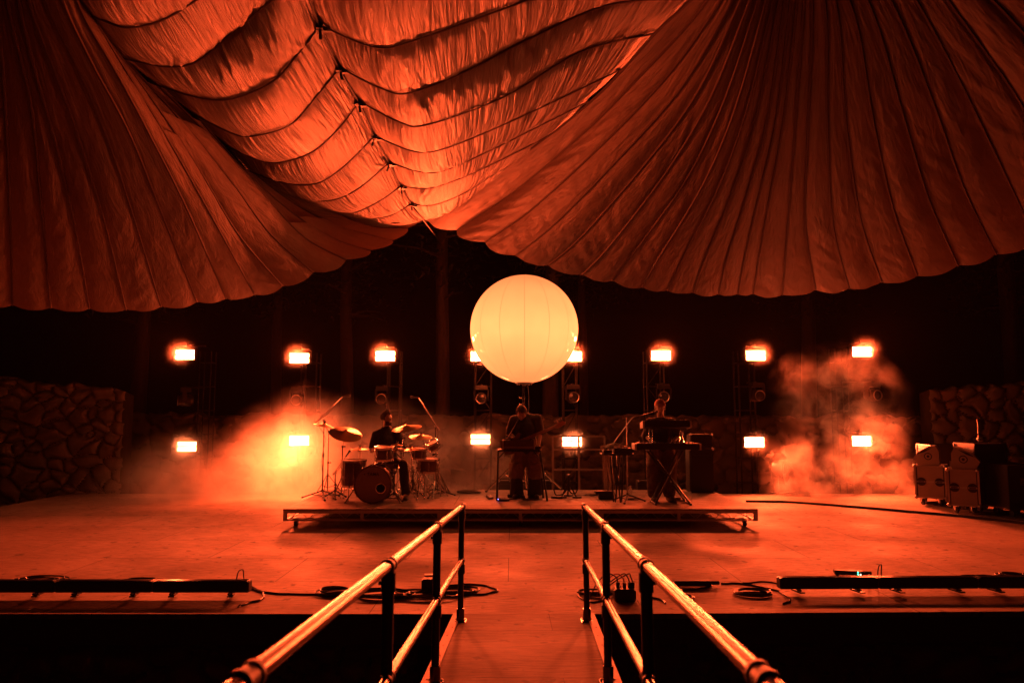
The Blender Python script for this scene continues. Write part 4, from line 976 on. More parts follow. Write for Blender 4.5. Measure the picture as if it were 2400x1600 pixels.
# drummer, seated, looking to the right
Yd = 12.95
def Q(px, py, Y): return P(px, py, Y)
hd0 = Q(907, 981, Yd - .05); dr = thing('person', V(hd0.x, Yd, ZR0), 'drummer in a dark short-sleeved shirt, short curly hair and beard, looking to the right', 'person')
m = MB(); at, ell = head(m, hd0, (.80, -.55, -.05)); nb = Q(906, 1003, Yd + .02); chest = Q(906, 1036, Yd - .02); pel = V(nb.x + .01, Yd + .12, ZR0 + .60)
limb(m, hd0 - V(.01, -.02, .06), nb, .058, .062); chain(m, [nb - V(0, 0, .04), chest, pel], [.10, .145, .15])
shR, shL = Q(882, 1018, Yd), Q(932, 1018, Yd); elR, elL = Q(872, 1056, Yd - .05), Q(944, 1054, Yd - .08); hR, hL = Q(888, 1048, Yd - .36), Q(932, 1052, Yd - .34)
for a, b, c, sd in ((shR, elR, hR, 1), (shL, elL, hL, -1)):
    limb(m, nb - V(0, 0, .06), a, .08, .062); limb(m, a, b, .055, .043); limb(m, b, c, .042, .028); hand(m, c, (c - b), V(0, 0, -1), .9, sd)
knR, knL = Q(880, 1098, 12.62), Q(944, 1088, 12.6); ftR, ftL = V(knR.x, 12.55, ZR0 + .1), V(Q(951, 1150, 12.55).x, 12.5, ZR0 + .1)
for s, k, f in ((-1, knR, ftR), (1, knL, ftL)):
    h_ = pel + V(s * .10, -.02, -.02); limb(m, h_, k, .085, .062); limb(m, k, f, .058, .042); limb(m, f - V(0, 0, .03), f + V(s * .03, -.17, -.06), .042, .034)
remesh(m, 'body', M_SKIN, dr, .0085)
m = MB(); chain(m, [nb - V(0, 0, .05), chest, pel + V(0, 0, .06)], [.115, .168, .172])
for a, b in ((shR, elR), (shL, elL)): limb(m, nb - V(0, 0, .07), a, .095, .078); limb(m, a, a.lerp(b, .80), .076, .074)
limb(m, nb + V(.02, -.03, .0), nb + V(.02, -.09, -.06), .03, .025); remesh(m, 'shirt', M_SHIRT, dr, .012, 3, .012, 11)
m = MB()
for s, k, f in ((-1, knR, ftR), (1, knL, ftL)): h_ = pel + V(s * .10, -.02, -.02); limb(m, h_, k, .105, .085); limb(m, k, f + V(0, 0, .02), .082, .075)
limb(m, pel - V(.08, 0, 0), pel + V(.08, 0, 0), .13, .13); remesh(m, 'trousers', M_TROUS, dr, .014, 3, .012, 10)
for s, f in ((-1, ftR), (1, ftL)): m = MB(); limb(m, f + V(0, .03, -.05), f + V(s * .03, -.2, -.062), .048, .04); m.box(f + V(s * .015, -.08, -.092), (.09, .27, .016)); m.build('shoe', M_SHOE, dr)
m = MB(); clump_hair(m, at, 0, 520, seed=2); m.ball(at(0, -.02, .05), (.083, .085, .09), 16, 10); m.build('hair', M_HAIR, dr)
m = MB()
for k in range(160):
    a = random.uniform(-1.3, 1.3); z = random.uniform(-.105, -.045); p = at(math.sin(a) * .058, .012 + math.cos(a) * .062, z); m.tube([p, at(math.sin(a) * .066, .014 + math.cos(a) * .076, z - .014)], [.010, .004], 4)
m.build('beard', M_HAIR, dr)
for c_, b_, lb, tp in ((hR, elR, 'drumstick in the drummer\'s hand on the hi-hat side', Q(862, 1052, Yd - .62)), (hL, elL, 'drumstick in the drummer\'s hand over the rack tom', Q(912, 1044, Yd - .72))):
    g = c_ + (c_ - b_).normalized() * .07 + V(0, 0, -.01); d = (tp - g).normalized(); tag(MB().tube([g - d * .1, g + d * .2, g + d * .29, g + d * .31], [.0075, .0072, .004, .006], 8).build('drumstick', mat('pale_wood', (.55, .4, .26), .5)), lb, 'drumstick')
th = thing('drum_stool', V(pel.x, pel.y, ZR0), 'round drum stool under the drummer', 'stool')
m = MB(); m.lathe([(0, 0), (.15, 0), (.165, .03), (.16, .065), (.14, .078), (0, .08)], V(pel.x, pel.y + .02, ZR0 + .38), n=28); m.build('seat', M_BLACK, th, )
m = MB(); m.cyl(V(pel.x, pel.y + .02, ZR0 + .1), V(pel.x, pel.y + .02, ZR0 + .39), .018); m.build('post', M_CHROME, th); m = MB(); tripod(m, V(pel.x, pel.y + .02, ZR0), .26, zc=.24, rod=.01); m.build('tripod_base', M_CHROME, th)

# guitarist, head bowed over a bass guitar
Yb_ = 12.75; fx = Q(1232, 1160, Yb_).x
hd1 = Q(1222, 968, Yb_ - .20); gt = thing('person', V(fx, Yb_, ZR0), 'guitarist with bowed head, dark t-shirt and wide knee-length tan shorts, playing a bass guitar', 'person')
m = MB(); at, ell = head(m, hd1, (-.06, -.66, -.75), (0, -.75, .66)); nb = Q(1229, 974, Yb_); chest = Q(1231, 1006, Yb_ - .02); pel = V(fx, Yb_ + .05, ZR0 + .93)
limb(m, hd1 + V(.005, .06, -.03), nb, .058, .064); chain(m, [nb - V(0, 0, .06), chest, pel], [.10, .15, .15])
shR, shL = Q(1204, 984, Yb_), Q(1259, 982, Yb_); elR, elL = Q(1194, 1016, Yb_ - .04), Q(1266, 1016, Yb_ - .03); hR, hL = Q(1210, 1030, Yb_ - .22), Q(1262, 1045, Yb_ - .2)
for a, b, c, sd, pn in ((shR, elR, hR, -1, V(.2, .9, -.3)), (shL, elL, hL, 1, V(0, -.2, -1))):
    limb(m, nb - V(0, 0, .07), a, .085, .066); limb(m, a, b, .056, .043); limb(m, b, c, .042, .028); hand(m, c, (c - b), pn, .7, sd)
ft = [V(fx - .15, Yb_ - .02, ZR0 + .09), V(fx + .15, Yb_ - .02, ZR0 + .09)]; kn = [V(fx - .125, Yb_ - .03, ZR0 + .5), V(fx + .13, Yb_ - .03, ZR0 + .5)]
for s, k, f in ((-1, kn[0], ft[0]), (1, kn[1], ft[1])): limb(m, pel + V(s * .1, 0, -.03), k, .09, .062); limb(m, k, f, .06, .042); limb(m, f - V(0, 0, .04), f + V(s * .03, -.15, -.055), .04, .033)
remesh(m, 'body', M_SKIN, gt, .0085)
m = MB(); chain(m, [nb - V(0, 0, .04), chest, pel + V(0, 0, -.02)], [.12, .185, .19])
for a, b in ((shR, elR), (shL, elL)): limb(m, nb - V(0, 0, .07), a, .10, .084); limb(m, a, a.lerp(b, .85), .082, .08)
remesh(m, 'shirt', M_SHIRT, gt, .012, 3, .012, 11)
m = MB()
for s, k in ((-1, kn[0]), (1, kn[1])): limb(m, pel + V(s * .09, 0, -.04), k + V(s * .03, 0, -.0), .125, .135); m.cyl(k + V(s * .03, 0, .1), k + V(s * .035, 0, -.16), .135, .14, n=20)
limb(m, pel - V(.07, 0, 0), pel + V(.07, 0, 0), .15, .15); remesh(m, 'shorts', M_SHORT, gt, .013, 2, .022, 13)
m = MB()
for s, k, f in ((-1, kn[0], ft[0]), (1, kn[1], ft[1])): m.tube([k + V(s * .02, 0, -.10), k.lerp(f, .5) + V(s * .02, 0, 0), f + V(s * .01, -.02, -.04)], [.11, .115, .125], 18)
remesh(m, 'lower_trousers', M_TROUS, gt, .014, 2, .014, 10)
for s, f in ((-1, ft[0]), (1, ft[1])): m = MB(); limb(m, f + V(0, .04, -.042), f + V(s * .04, -.18, -.054), .05, .043); m.box(f + V(s * .02, -.06, -.083), (.1, .29, .014)); m.build('shoe', M_SHOE, gt)
m = MB(); clump_hair(m, at, 0, 500, L=.012, seed=5); m.ball(at(0, -.02, .045), (.084, .088, .092), 16, 10); m.build('hair', M_HAIR, gt)
# bass guitar
ga, gb = Q(1203, 1041, Yb_ - .27), Q(1301, 999, Yb_ - .34); gd = (gb - ga).normalized(); gn = V(.1, -1, .05); gn = (gn - gd * gn.dot(gd)).normalized(); gu = gn.cross(gd) * -1
if gu.z < 0: gu = -gu
g = thing('bass_guitar', ga, 'bass guitar held by the bowed guitarist, neck pointing up to the right', 'guitar')
body = [(-.20, -.12), (-.24, 0), (-.20, .13), (-.10, .16), (0, .12), (.08, .11), (.17, .17), (.20, .12), (.12, .035), (.12, -.035), (.17, -.12), (.10, -.14), (.02, -.11), (-.08, -.16)]
m = MB(); m.prism([(a * .95, b * .95) for a, b in body], ga - gn * .02, gd, gu, .04); m.build('body', M_SHELL, g, bevel=.006)
nL = (gb - ga).length; m = MB(); m.prism([(.08, -.031), (nL - .02, -.021), (nL - .02, .021), (.08, .031)], ga + gn * .012, gd, gu, .022); m.build('neck', mat('maple_neck', (.5, .26, .15), .4), g, bevel=.003)
m = MB(); m.prism([(nL - .02, -.021), (nL + .03, -.045), (nL + .17, -.035), (nL + .20, .0), (nL + .16, .035), (nL + .02, .035), (nL - .02, .021)], ga + gn * .006, gd, gu, .015); hs = m.build('headstock', bpy.data.materials['maple_neck'], g, bevel=.003)
for k in range(4): q = ga + gd * (nL + .035 + k * .04) + gu * .04; m = MB(); m.cyl(q, q + gu * .035, .006, n=8); m.ball(q + gu * .04, (.014, .008, .012), 8, 6); m.build('tuning_peg', M_CHROME, hs)
m = MB()
for k in range(4): m.cyl(ga + gn * .037 - gd * .12 + gu * (-.021 + .014 * k), ga + gn * .037 + gd * (nL + .05) + gu * (-.014 + .0095 * k), .0015, n=4)
m.build('strings', M_CHROME, g)
for z in (-.02, .05): MB().prism([(z, -.04), (z + .03, -.04), (z + .03, .04), (z, .04)], ga + gn * .02, gd, gu, .012).build('pickup', M_BLACK, g)
st1 = MB(); st1.tube(spline([ga - gd * .21 + gn * .01, Q(1206, 1000, Yb_ - .24), Q(1222, 975, Yb_ - .02), Q(1248, 972, Yb_ + .12), Q(1250, 1005, Yb_ + .19), Q(1240, 1020, Yb_ + .1), ga + gd * .17 + gu * .14], 8), .012, 6); st1.build('strap', M_BLACK, g)

# keyboard player
Yk = 12.3; hd2 = Q(1547, 956, Yk); kx = hd2.x; kp = thing('person', V(kx, Yk, ZR0), 'keyboard player in a rust-coloured cap, dark t-shirt and very baggy trousers, standing behind two keyboards', 'person')
m = MB(); at, ell = head(m, hd2, (-.12, -1, -.05)); nb = Q(1549, 981, Yk + .02); chest = Q(1550, 1010, Yk); pel = V(kx + .02, Yk + .05, ZR0 + .93)
limb(m, hd2 - V(0, -.02, .06), nb, .056, .062); chain(m, [nb - V(0, 0, .07), chest, pel], [.10, .14, .145])
shR, shL = Q(1524, 990, Yk), Q(1576, 990, Yk); elR, elL = Q(1514, 1022, Yk - .02), Q(1589, 1022, Yk - .02); hR, hL = Q(1529, 1034, Yk - .27), Q(1578, 1034, Yk - .27)
for a, b, c, sd in ((shR, elR, hR, 1), (shL, elL, hL, -1)):
    limb(m, nb - V(0, 0, .07), a, .08, .062); limb(m, a, b, .05, .04); limb(m, b, c, .04, .026); hand(m, c, V((c - b).x * .3, -1, -.1), V(0, 0, -1), .45, sd)
ft = [V(kx - .13, Yk - .05, ZR0 + .09), V(kx + .12, Yk - .02, ZR0 + .09)]; kn = [V(kx - .13, Yk - .04, ZR0 + .5), V(kx + .13, Yk - .02, ZR0 + .5)]
for s, k, f in ((-1, kn[0], ft[0]), (1, kn[1], ft[1])): limb(m, pel + V(s * .1, 0, -.03), k, .085, .06); limb(m, k, f, .058, .04); limb(m, f - V(0, 0, .04), f + V(s * .03, -.15, -.055), .038, .032)
remesh(m, 'body', M_SKIN, kp, .0085)
m = MB(); chain(m, [nb - V(0, 0, .07), chest, pel + V(0, 0, .0)], [.115, .165, .175])
for a, b in ((shR, elR), (shL, elL)): limb(m, nb - V(0, 0, .07), a, .095, .08); limb(m, a, a.lerp(b, 1.0), .08, .082)
remesh(m, 'shirt', M_SHIRT, kp, .012, 3, .012, 11)
m = MB()
for s, k, f in ((-1, kn[0], ft[0]), (1, kn[1], ft[1])): m.tube([pel + V(s * .085, 0, -.02), k + V(s * .01, 0, .1), k.lerp(f, .5), f + V(0, -.0, .03), f + V(0, 0, -.02)], [.13, .128, .125, .105, .08], 18)
limb(m, pel - V(.07, 0, 0), pel + V(.07, 0, 0), .14, .14); remesh(m, 'trousers', mat('brown_trousers', (.13, .09, .075), .85, 0, .2, 12, .3, 60), kp, .013, 2, .022, 11)
for s, f in ((-1, ft[0]), (1, ft[1])): m = MB(); limb(m, f + V(0, .04, -.042), f + V(s * .04, -.2, -.054), .052, .045); m.box(f + V(s * .02, -.07, -.083), (.1, .3, .014)); m.build('shoe', M_SHORT, kp)
m = MB(); m.ball(at(0, -.03, .02), (.082, .080, .075), 16, 10); clump_hair(m, at, 0, 220, zmin=-.5, L=.008, seed=9); m.build('hair', M_HAIR, kp)
m = MB(); rr_, ff_, uu_ = basis((-.12, -1, -.05)); m.lathe([(.0, .155), (.03, .152), (.062, .135), (.085, .10), (.094, .06), (.095, .045), (.089, .045)], at(0, -.010, -.0), uu_, 28)
m.ball(at(0, -.012, .155), .008); cp = m.build('cap', M_CAP, kp)
m = MB(); arc = [(math.sin(a) * .085, .075 + (math.cos(a)) * .075) for a in [(-1.25 + 2.5 * k / 12) for k in range(13)]]
vs = [at(x, y - .005, .060 - .9 * max(0, y - .09) * .35 - x * x * 2.2) for x, y in arc] + [at(math.sin(a) * .088, math.cos(a) * .094 - .01, .068) for a in [(-1.15 + 2.3 * k / 12) for k in range(13)]]
vs2 = [v + uu_ * .006 for v in vs]; fs = [(k, k + 1, 14 + k, 13 + k) for k in range(12)]; m.add(vs, fs); m.add(vs2, fs); m.add([vs[k] for k in range(13)] + [vs2[k] for k in range(13)], [(k, k + 1, 14 + k, 13 + k) for k in range(12)]); m.build('brim', M_CAP, cp)
# ---------------------------------------------------------------- keyboard player's rig
def keyboard(name, x0, x1, y, z, dpt, h, label, cheek, tilt=0.0):
    t = thing(name, V((x0 + x1) / 2, y, z), label, 'keyboard'); w_ = x1 - x0; xc = (x0 + x1) / 2; Rm = Matrix.Rotation(tilt, 3, 'X'); c = V(xc, y, z)
    def bx(mm, x, yy, zz, dx, dy, dz): mm.box(c + Rm @ V(x, yy, zz), (dx, dy, dz), Rm)
    m = MB(); bx(m, 0, 0, 0, w_ - .06, dpt, h * .8); bx(m, 0, -dpt * .32, h * .5, w_ - .06, dpt * .36, h * .3); m.build('case', M_PLASTIC, t, bevel=.004)
    for s in (-1, 1): m = MB(); bx(m, s * (w_ / 2 - .015), 0, .005, .03, dpt + .01, h * 1.05); m.build('end_cheek', cheek, t, bevel=.004)
    m = MB(); n_ = int((w_ - .1) / .0235)
    for k in range(n_): bx(m, -(w_ - .1) / 2 + (k + .5) * .0235, dpt * .24, h * .48, .0222, dpt * .46, h * .22)
    m.build('white_keys', M_WHITEP, t, smooth=False)
    m = MB()
    for k in range(n_ - 1):
        if k % 7 in (2, 6): continue
        bx(m, -(w_ - .1) / 2 + (k + 1) * .0235, dpt * .13, h * .66, .012, dpt * .27, h * .2)
    m.build('black_keys', M_BLACK, t, smooth=False)
    m = MB()
    for k in range(14): q = c + Rm @ V(-w_ * .4 + k * w_ * .06, -dpt * .32, h * .66); m.cyl(q, q + V(0, 0, .022), .009, n=8)
    m.build('knobs', M_BLACKM, t); return t
YKB = 11.78
a, b_ = P(1487, 1046, YKB), P(1643, 1046, YKB); lowk = keyboard('keyboard', a.x, b_.x, YKB + .12, a.z - .01, .30, .095, 'wide lower keyboard on the crossed stand', M_WHITEP)
a2, b2 = P(1506, 995, YKB + .05), P(1621, 995, YKB + .05); upk = keyboard('keyboard', a2.x, b2.x, YKB + .16, a2.z - .01, .26, .10, 'shorter upper keyboard with a pale end cheek, in front of the player\'s chest', M_WHITEP, tilt=-.12)
ks = thing('keyboard_stand', V((a.x + b_.x) / 2, YKB + .1, ZR0), 'black crossed keyboard stand under the two keyboards', 'stand')
zt = a.z - .065; f1, f2 = G(1531, 1180, ZR0), G(1612, 1180, ZR0); t1, t2 = P(1596, 1057, YKB + .1), P(1520, 1057, YKB + .1)
for y_ in (-.03, .30):
    for f, t_ in ((f1, t1), (f2, t2)): m = MB(); m.cyl(V(f.x, YKB + y_, ZR0 + .02), V(t_.x, YKB + y_, zt), .017, n=8); m.build('leg', M_BLACKM, ks)
m = MB()
for f in (f1, f2): m.cyl(V(f.x, YKB - .08, ZR0 + .018), V(f.x, YKB + .36, ZR0 + .018), .017, n=8)
for t_ in (t1, t2): m.cyl(V(t_.x, YKB - .05, zt), V(t_.x, YKB + .34, zt), .015, n=8)
m.cyl(V((f1.x + f2.x) / 2, YKB - .06, (ZR0 + zt) / 2 - .08), V((f1.x + f2.x) / 2, YKB + .36, (ZR0 + zt) / 2 - .08), .022); m.build('cross_bars', M_BLACKM, ks)
for x_ in (P(1530, 1000, YKB).x, P(1601, 1000, YKB).x):
    m = MB(); m.cyl(V(x_, YKB + .28, zt + .0), V(x_, YKB + .28, a2.z - .07), .013, n=8); m.cyl(V(x_, YKB + .0, zt + .12), V(x_, YKB + .28, zt + .12), .010, n=8) if 0 else None
    m.cyl(V(x_, YKB + .28, a2.z - .075), V(x_, YKB + .04, a2.z - .10), .012, n=8); m.cyl(V(x_, YKB + .0, zt + .11), V(x_, YKB + .02, a2.z - .09), .010, n=8); m.build('upper_arm', M_CHROME, ks)
# side table of electronics
tx0, tx1 = P(1410, 1060, 12.0).x, P(1484, 1060, 12.0).x; tz = P(1450, 1062, 12.0).z
tb = thing('gear_table', V((tx0 + tx1) / 2, 12.05, ZR0), 'small stand table crowded with electronics left of the keyboards', 'table')
m = MB(); m.box(((tx0 + tx1) / 2, 12.1, tz - .012), (tx1 - tx0, .36, .022)); m.build('top', M_BLACK, tb, bevel=.003)
for xx, fx_ in ((tx0 + .16, tx0 + .20), (tx0 + .24, tx0 + .30), (tx1 - .14, tx0 + .33), (tx1 - .2, tx0 + .22)):
    m = MB(); m.cyl(V(xx, 12.1, tz - .02), V(fx_, 12.05 + random.uniform(-.1, .2), ZR0 + .01), .013, n=8); m.build('leg', M_BLACKM, tb)
def gadget(name, c, d, label, knobs=6, seed=0, cat='sound gear', mt=None, lit=None):
    rs = random.Random(seed); t = thing(name, c - V(0, 0, d[2] / 2), label, cat); MB().box(c, d).build('case', mt or M_PLASTIC, t, bevel=min(d) * .1)
    m = MB()
    for k in range(knobs):
        q = c + V(rs.uniform(-.42, .42) * d[0], rs.uniform(-.4, .4) * d[1], d[2] / 2); m.cyl(q, q + V(0, 0, .014), .007, n=8)
    m.build('knobs', M_CHROME, t)
    if lit: MB().ball(c + V(lit[0] * d[0], -d[1] / 2 - .002, lit[1] * d[2]), .006, 8, 6).build('indicator_light', emis('indicator_' + str(seed), lit[2], lit[3]), t)
    return t
gadget('mixer', V((tx0 + tx1) / 2 + .09, 12.08, tz + .045), (.30, .30, .085), 'black mixer box at the right of the gear table', 14, 3)
gadget('effects_unit', V(tx0 + .10, 12.05, tz + .03), (.14, .2, .05), 'small effects unit at the left edge of the gear table', 9, 4)
m_gc = bpy.data.materials['glossy_cable']
cable_bunch('cable_bundle', 'loops of cable hanging off the left edge of the gear table', (V(tx0 - .0, 12.0, tz + .02), V(tx0 + .14, 12.0, tz + .04)), (ong(1425, 1160), ong(1446, 1163)), 15, .28, .006, 14, m_=m_gc)
m = MB()
rs = random.Random(5)
for k in range(26):
    p = V(rs.uniform(tx0, tx1 - .1), rs.uniform(11.95, 12.2), tz + rs.uniform(.06, .09)); q = V(rs.uniform(tx0, tx1), rs.uniform(11.95, 12.2), tz + .06); m.tube(spline([p, p.lerp(q, .5) + V(0, 0, rs.uniform(.03, .10)), q], 5), .0045, 5); m.cyl(p, p + V(0, 0, .04), .008, n=6)
tag(m.build('patch_leads', m_gc), 'nest of short patch leads plugged into the gear table electronics', 'cables')
# singing microphone on a gooseneck boom
bs = ong(1471, 1176); ms = thing('microphone_stand', bs, 'boom microphone stand reaching from the gear table to the keyboard player\'s mouth', 'microphone stand')
tz2 = P(1471, 978, bs.y).z; m = MB(); m.cyl(bs + V(0, 0, .08), V(bs.x, bs.y, bs.z + .75), .012, n=8); m.cyl(V(bs.x, bs.y, bs.z + .7), V(bs.x, bs.y, tz2), .008, n=8); m.build('pole', M_STEEL, ms)
m = MB(); tripod(m, bs, .30, zc=.12, a0=2.3, rod=.013); m.build('tripod_base', M_BLACKM, ms)
pth = [P(1439, 1036, bs.y + .05), P(1463, 1004, bs.y + .05), P(1484, 978, bs.y + .08), P(1503, 973, bs.y + .12), P(1527, 966, bs.y + .28), P(1543, 964, Yk - .22)]
m = MB(); m.tube(spline(pth, 6), .0075, 7); m.build('boom_arm', M_STEEL, ms); m = MB(); mic(m, P(1531, 966, Yk - .30), V(.10, .12, .015), .10, .017); m.build('microphone', M_BLACKM, ms)
# bottle and boxes
bt = ong(1478, 1163); bo = thing('water_bottle', bt, 'small clear plastic water bottle standing by the gear table', 'bottle')
MG, n, l, b = nodes('clear_plastic'); b.inputs['Base Color'].default_value = (.9, .88, .85, 1); b.inputs['Roughness'].default_value = .06; b.inputs['Transmission Weight'].default_value = .9; b.inputs['IOR'].default_value = 1.3
m = MB(); m.lathe([(0, .002), (.030, .002), (.033, .012), (.031, .04), (.033, .05), (.031, .06), (.033, .11), (.028, .135), (.014, .16), (.012, .175)], bt, n=20); m.build('bottle_body', MG, bo); MB().cyl(bt + V(0, 0, .172), bt + V(0, 0, .19), .015).build('cap', M_WHITEP, bo)
c = ong(1421, 1170); gadget('power_supply', c + V(0, .1, .045), (.24, .2, .09), 'black power supply box on the riser beneath the gear table', 2, 8)
gadget('stage_box', c + V(-.04, .08, .115), (.28, .22, .05), 'flat black stage box stacked on the power supply', 4, 9)
coil('cable_coil', ong(1400, 1162), .16, 4, 'loose cable loops on the riser left of the gear table', 13, .005, .6, messy=.9)
coil('cable_coil', ong(1485, 1172), .10, 3, 'small loops of cable at the foot of the boom microphone stand', 15, .006, .6, messy=.6)
coil('cable_coil', ong(1590, 1176), .13, 3, 'cable loops around the right foot of the keyboard stand', 17, .005, .6, messy=.8)
def floor_cable(name, pts, z, label, r=.006, wob=.03, seed=0, m_=None):
    P0 = [G(x, y, z) + V(0, 0, r) for x, y in pts]; s = spline(P0, 12); s = [p + V(wob * noise.noise(V(i * .11, seed, 0)), wob * noise.noise(V(i * .13, seed, 5)), 0) for i, p in enumerate(s)]
    return tag(MB().tube(s, r, 6).build(name, m_ or M_CABLE), label, 'cable')
floor_cable('cable', [(1340, 1160), (1365, 1161), (1392, 1160)], ZR0, 'thin cable running along the riser towards the gear table', .004, .02, 3)
floor_cable('cable', [(1500, 1166), (1512, 1160), (1520, 1150), (1527, 1140)], ZR0, 'thin curved cable left of the keyboard player\'s feet', .004, .02, 4)
floor_cable('cable', [(1618, 1176), (1622, 1164), (1618, 1150), (1616, 1140)], ZR0, 'thin cable curling right of the keyboard stand', .004, .02, 6)
gadget('foot_pedal', ong(1580, 1170) + V(0, .05, .02), (.22, .14, .035), 'flat foot pedal beside the keyboard player\'s right-hand foot', 1, 21)

# ---------------------------------------------------------------- guitarist's table, pedals, odds and ends
fl_, fr2 = G(1166, 1166, ZR0), G(1281, 1170, ZR0); zt = P(1200, 1055, 12.35).z; xL, xR = P(1166, 1055, 12.35).x, P(1268, 1055, 12.35).x
tb = thing('synth_table', V((xL + xR) / 2, 12.4, ZR0), 'dark tubular table in front of the bowed guitarist', 'table')
m = MB(); m.box(((xL + xR) / 2, 12.36, zt - .008), (xR - xL, .036, .03)); m.box(((xL + xR) / 2, 12.66, zt - .008), (xR - xL, .036, .03)); m.box((xL + .02, 12.51, zt - .008), (.036, .30, .028)); m.box((xR - .02, 12.51, zt - .008), (.036, .30, .028)); m.box(((xL + xR) / 2, 12.51, zt + .010), (xR - xL - .06, .30, .01)); m.build('top', M_BLACKM, tb, bevel=.003)
for xa, xb, ya, yb in ((xL + .012, fl_.x, 12.36, 12.33), (xR - .012, fr2.x, 12.36, 12.30), (xL + .012, xL - .02, 12.66, 12.72), (xR - .012, xR + .05, 12.66, 12.72)):
    m = MB(); m.cyl(V(xb, yb, ZR0 + .015), V(xa, ya, zt - .02), .016, n=8); m.cyl(V(xa, ya, zt - .14), V(xa + (.11 if xa < 0 or xa == xL + .012 else -.11), ya, zt - .02), .009, n=6); m.ball(V(xb, yb, ZR0 + .012), .02, 8, 5); m.build('leg', M_BLACKM, tb)
sx0, sx1 = P(1180, 1040, 12.4).x, P(1251, 1040, 12.4).x; h_ = P(0, 1033, 12.4).z - zt
sy = thing('synthesizer', V((sx0 + sx1) / 2, 12.5, zt + .015), 'upright synthesizer box seen from behind on the tubular table', 'synthesizer')
m = MB(); m.box(((sx0 + sx1) / 2, 12.48, zt + .015 + h_ / 2), (sx1 - sx0, .20, h_)); m.build('case', mat('dark_walnut', (.09, .055, .04), .45, 0, .3, 8), sy, bevel=.005)
m = MB(); m.box(((sx0 + sx1) / 2, 12.374, zt + .015 + h_ * .2), (sx1 - sx0 - .02, .01, h_ * .26)); m.build('rear_panel', M_SHORT, sy, smooth=False)
for s in (sx0 - .008, sx1 + .008): MB().box((s, 12.47, zt + .015 + h_ / 2 + .004), (.014, .24, h_ + .012)).build('side_panel', M_WHITEP, sy, bevel=.003)
m = MB()
for k in range(10): m.cyl(V(sx0 + .04 + k * .047, 12.45, zt + .015 + h_), V(sx0 + .04 + k * .047, 12.44, zt + .04 + h_), .008, n=8)
m.build('knobs', M_BLACKM, sy)
gadget('effects_unit', V(sx1 + .07, 12.45, zt + .04), (.1, .12, .045), 'small chrome-knobbed unit at the right end of the tubular table', 6, 31)
cable_bunch('cable_bundle', 'cables dangling under the left end of the tubular table', (V(sx0 + .02, 12.6, zt), V(sx0 + .06, 12.6, zt)), (V(sx0 + .04, 12.65, zt - .22), V(sx0 + .1, 12.65, zt - .12)), 5, .05, .004, 22, m_=m_gc)
for k, (px, py, w_, lb) in enumerate(((1196, 1166, .10, 'leftmost effect pedal in the row at the guitarist\'s feet'), (1206, 1168, .09, 'second effect pedal from the left at the guitarist\'s feet'), (1223, 1168, .11, 'middle effect pedal with a bright knob at the guitarist\'s feet'), (1246, 1167, .12, 'rightmost effect pedal at the guitarist\'s feet'))):
    gadget('effect_pedal', ong(px, py) + V(0, .06, .028), (w_, .12, .05), lb, 4, 40 + k)
gadget('effect_pedal', ong(1175, 1174) + V(.04, .03, .02), (.19, .10, .035), 'long flat pedal with a blue light beside the table\'s left foot', 2, 50, lit=(-.48, .45, (.12, .15, 1), 14))
t = gadget('effect_pedal', ong(1147, 1169) + V(0, .03, .03), (.09, .12, .05), 'tilted pale pedal left of the table\'s front leg', 2, 51, mt=M_WHITEP); t.rotation_euler = (R(18), 0, R(35))
coil('cable_coil', ong(1185, 1172), .14, 3, 'thin cable loops in front of the guitarist\'s pedals', 23, .004, .5, messy=1)
coil('cable_coil', ong(1240, 1172), .16, 3, 'thin cable loops around the rightmost effect pedal', 25, .004, .4, messy=1)
q = ong(1285, 1169); m = MB(); m.box(q + V(0, 0, .002), (.30, .21, .001), R(20)); tag(m.build('paper_sheet', M_WHITEP, smooth=False), 'white sheet of paper on the riser by the table\'s right leg', 'paper')
# folded guitar stand
gs = ong(1333, 1166); g = thing('guitar_stand', gs, 'empty black guitar stand to the right of the balloon mast', 'stand'); tp = P(1333, 1113, gs.y)
m = MB(); m.cyl(V(gs.x, gs.y, gs.z + .12), tp, .026, n=10); m.cyl(tp - V(0, 0, .0), tp + V(0, 0, .012), .033, n=12); m.build('column', M_BLACK, g)
for dx, dy in ((-.13, -.05), (.13, -.05), (.0, .22)): m = MB(); f = gs + V(dx, dy, .015); m.cyl(tp - V(0, 0, .12), f, .013, n=8); m.cyl(f - V(.07, 0, 0), f + V(.09, 0, 0), .014, n=8); m.build('leg', M_BLACK, g)
m = MB(); m.tube(spline([gs + V(-.26, 0, .15), gs + V(-.22, -.03, .05), gs + V(-.1, -.03, .07), gs + V(-.02, -.02, .15), gs + V(.05, -.03, .08), gs + V(.12, -.03, .09), gs + V(.16, 0, .17)], 5), .011, 7); m.build('cradle', M_RUBBER, g)
gadget('foot_pedal', ong(1305, 1168) + V(0, .03, .02), (.20, .10, .03), 'black foot pedal left of the empty guitar stand', 1, 61)
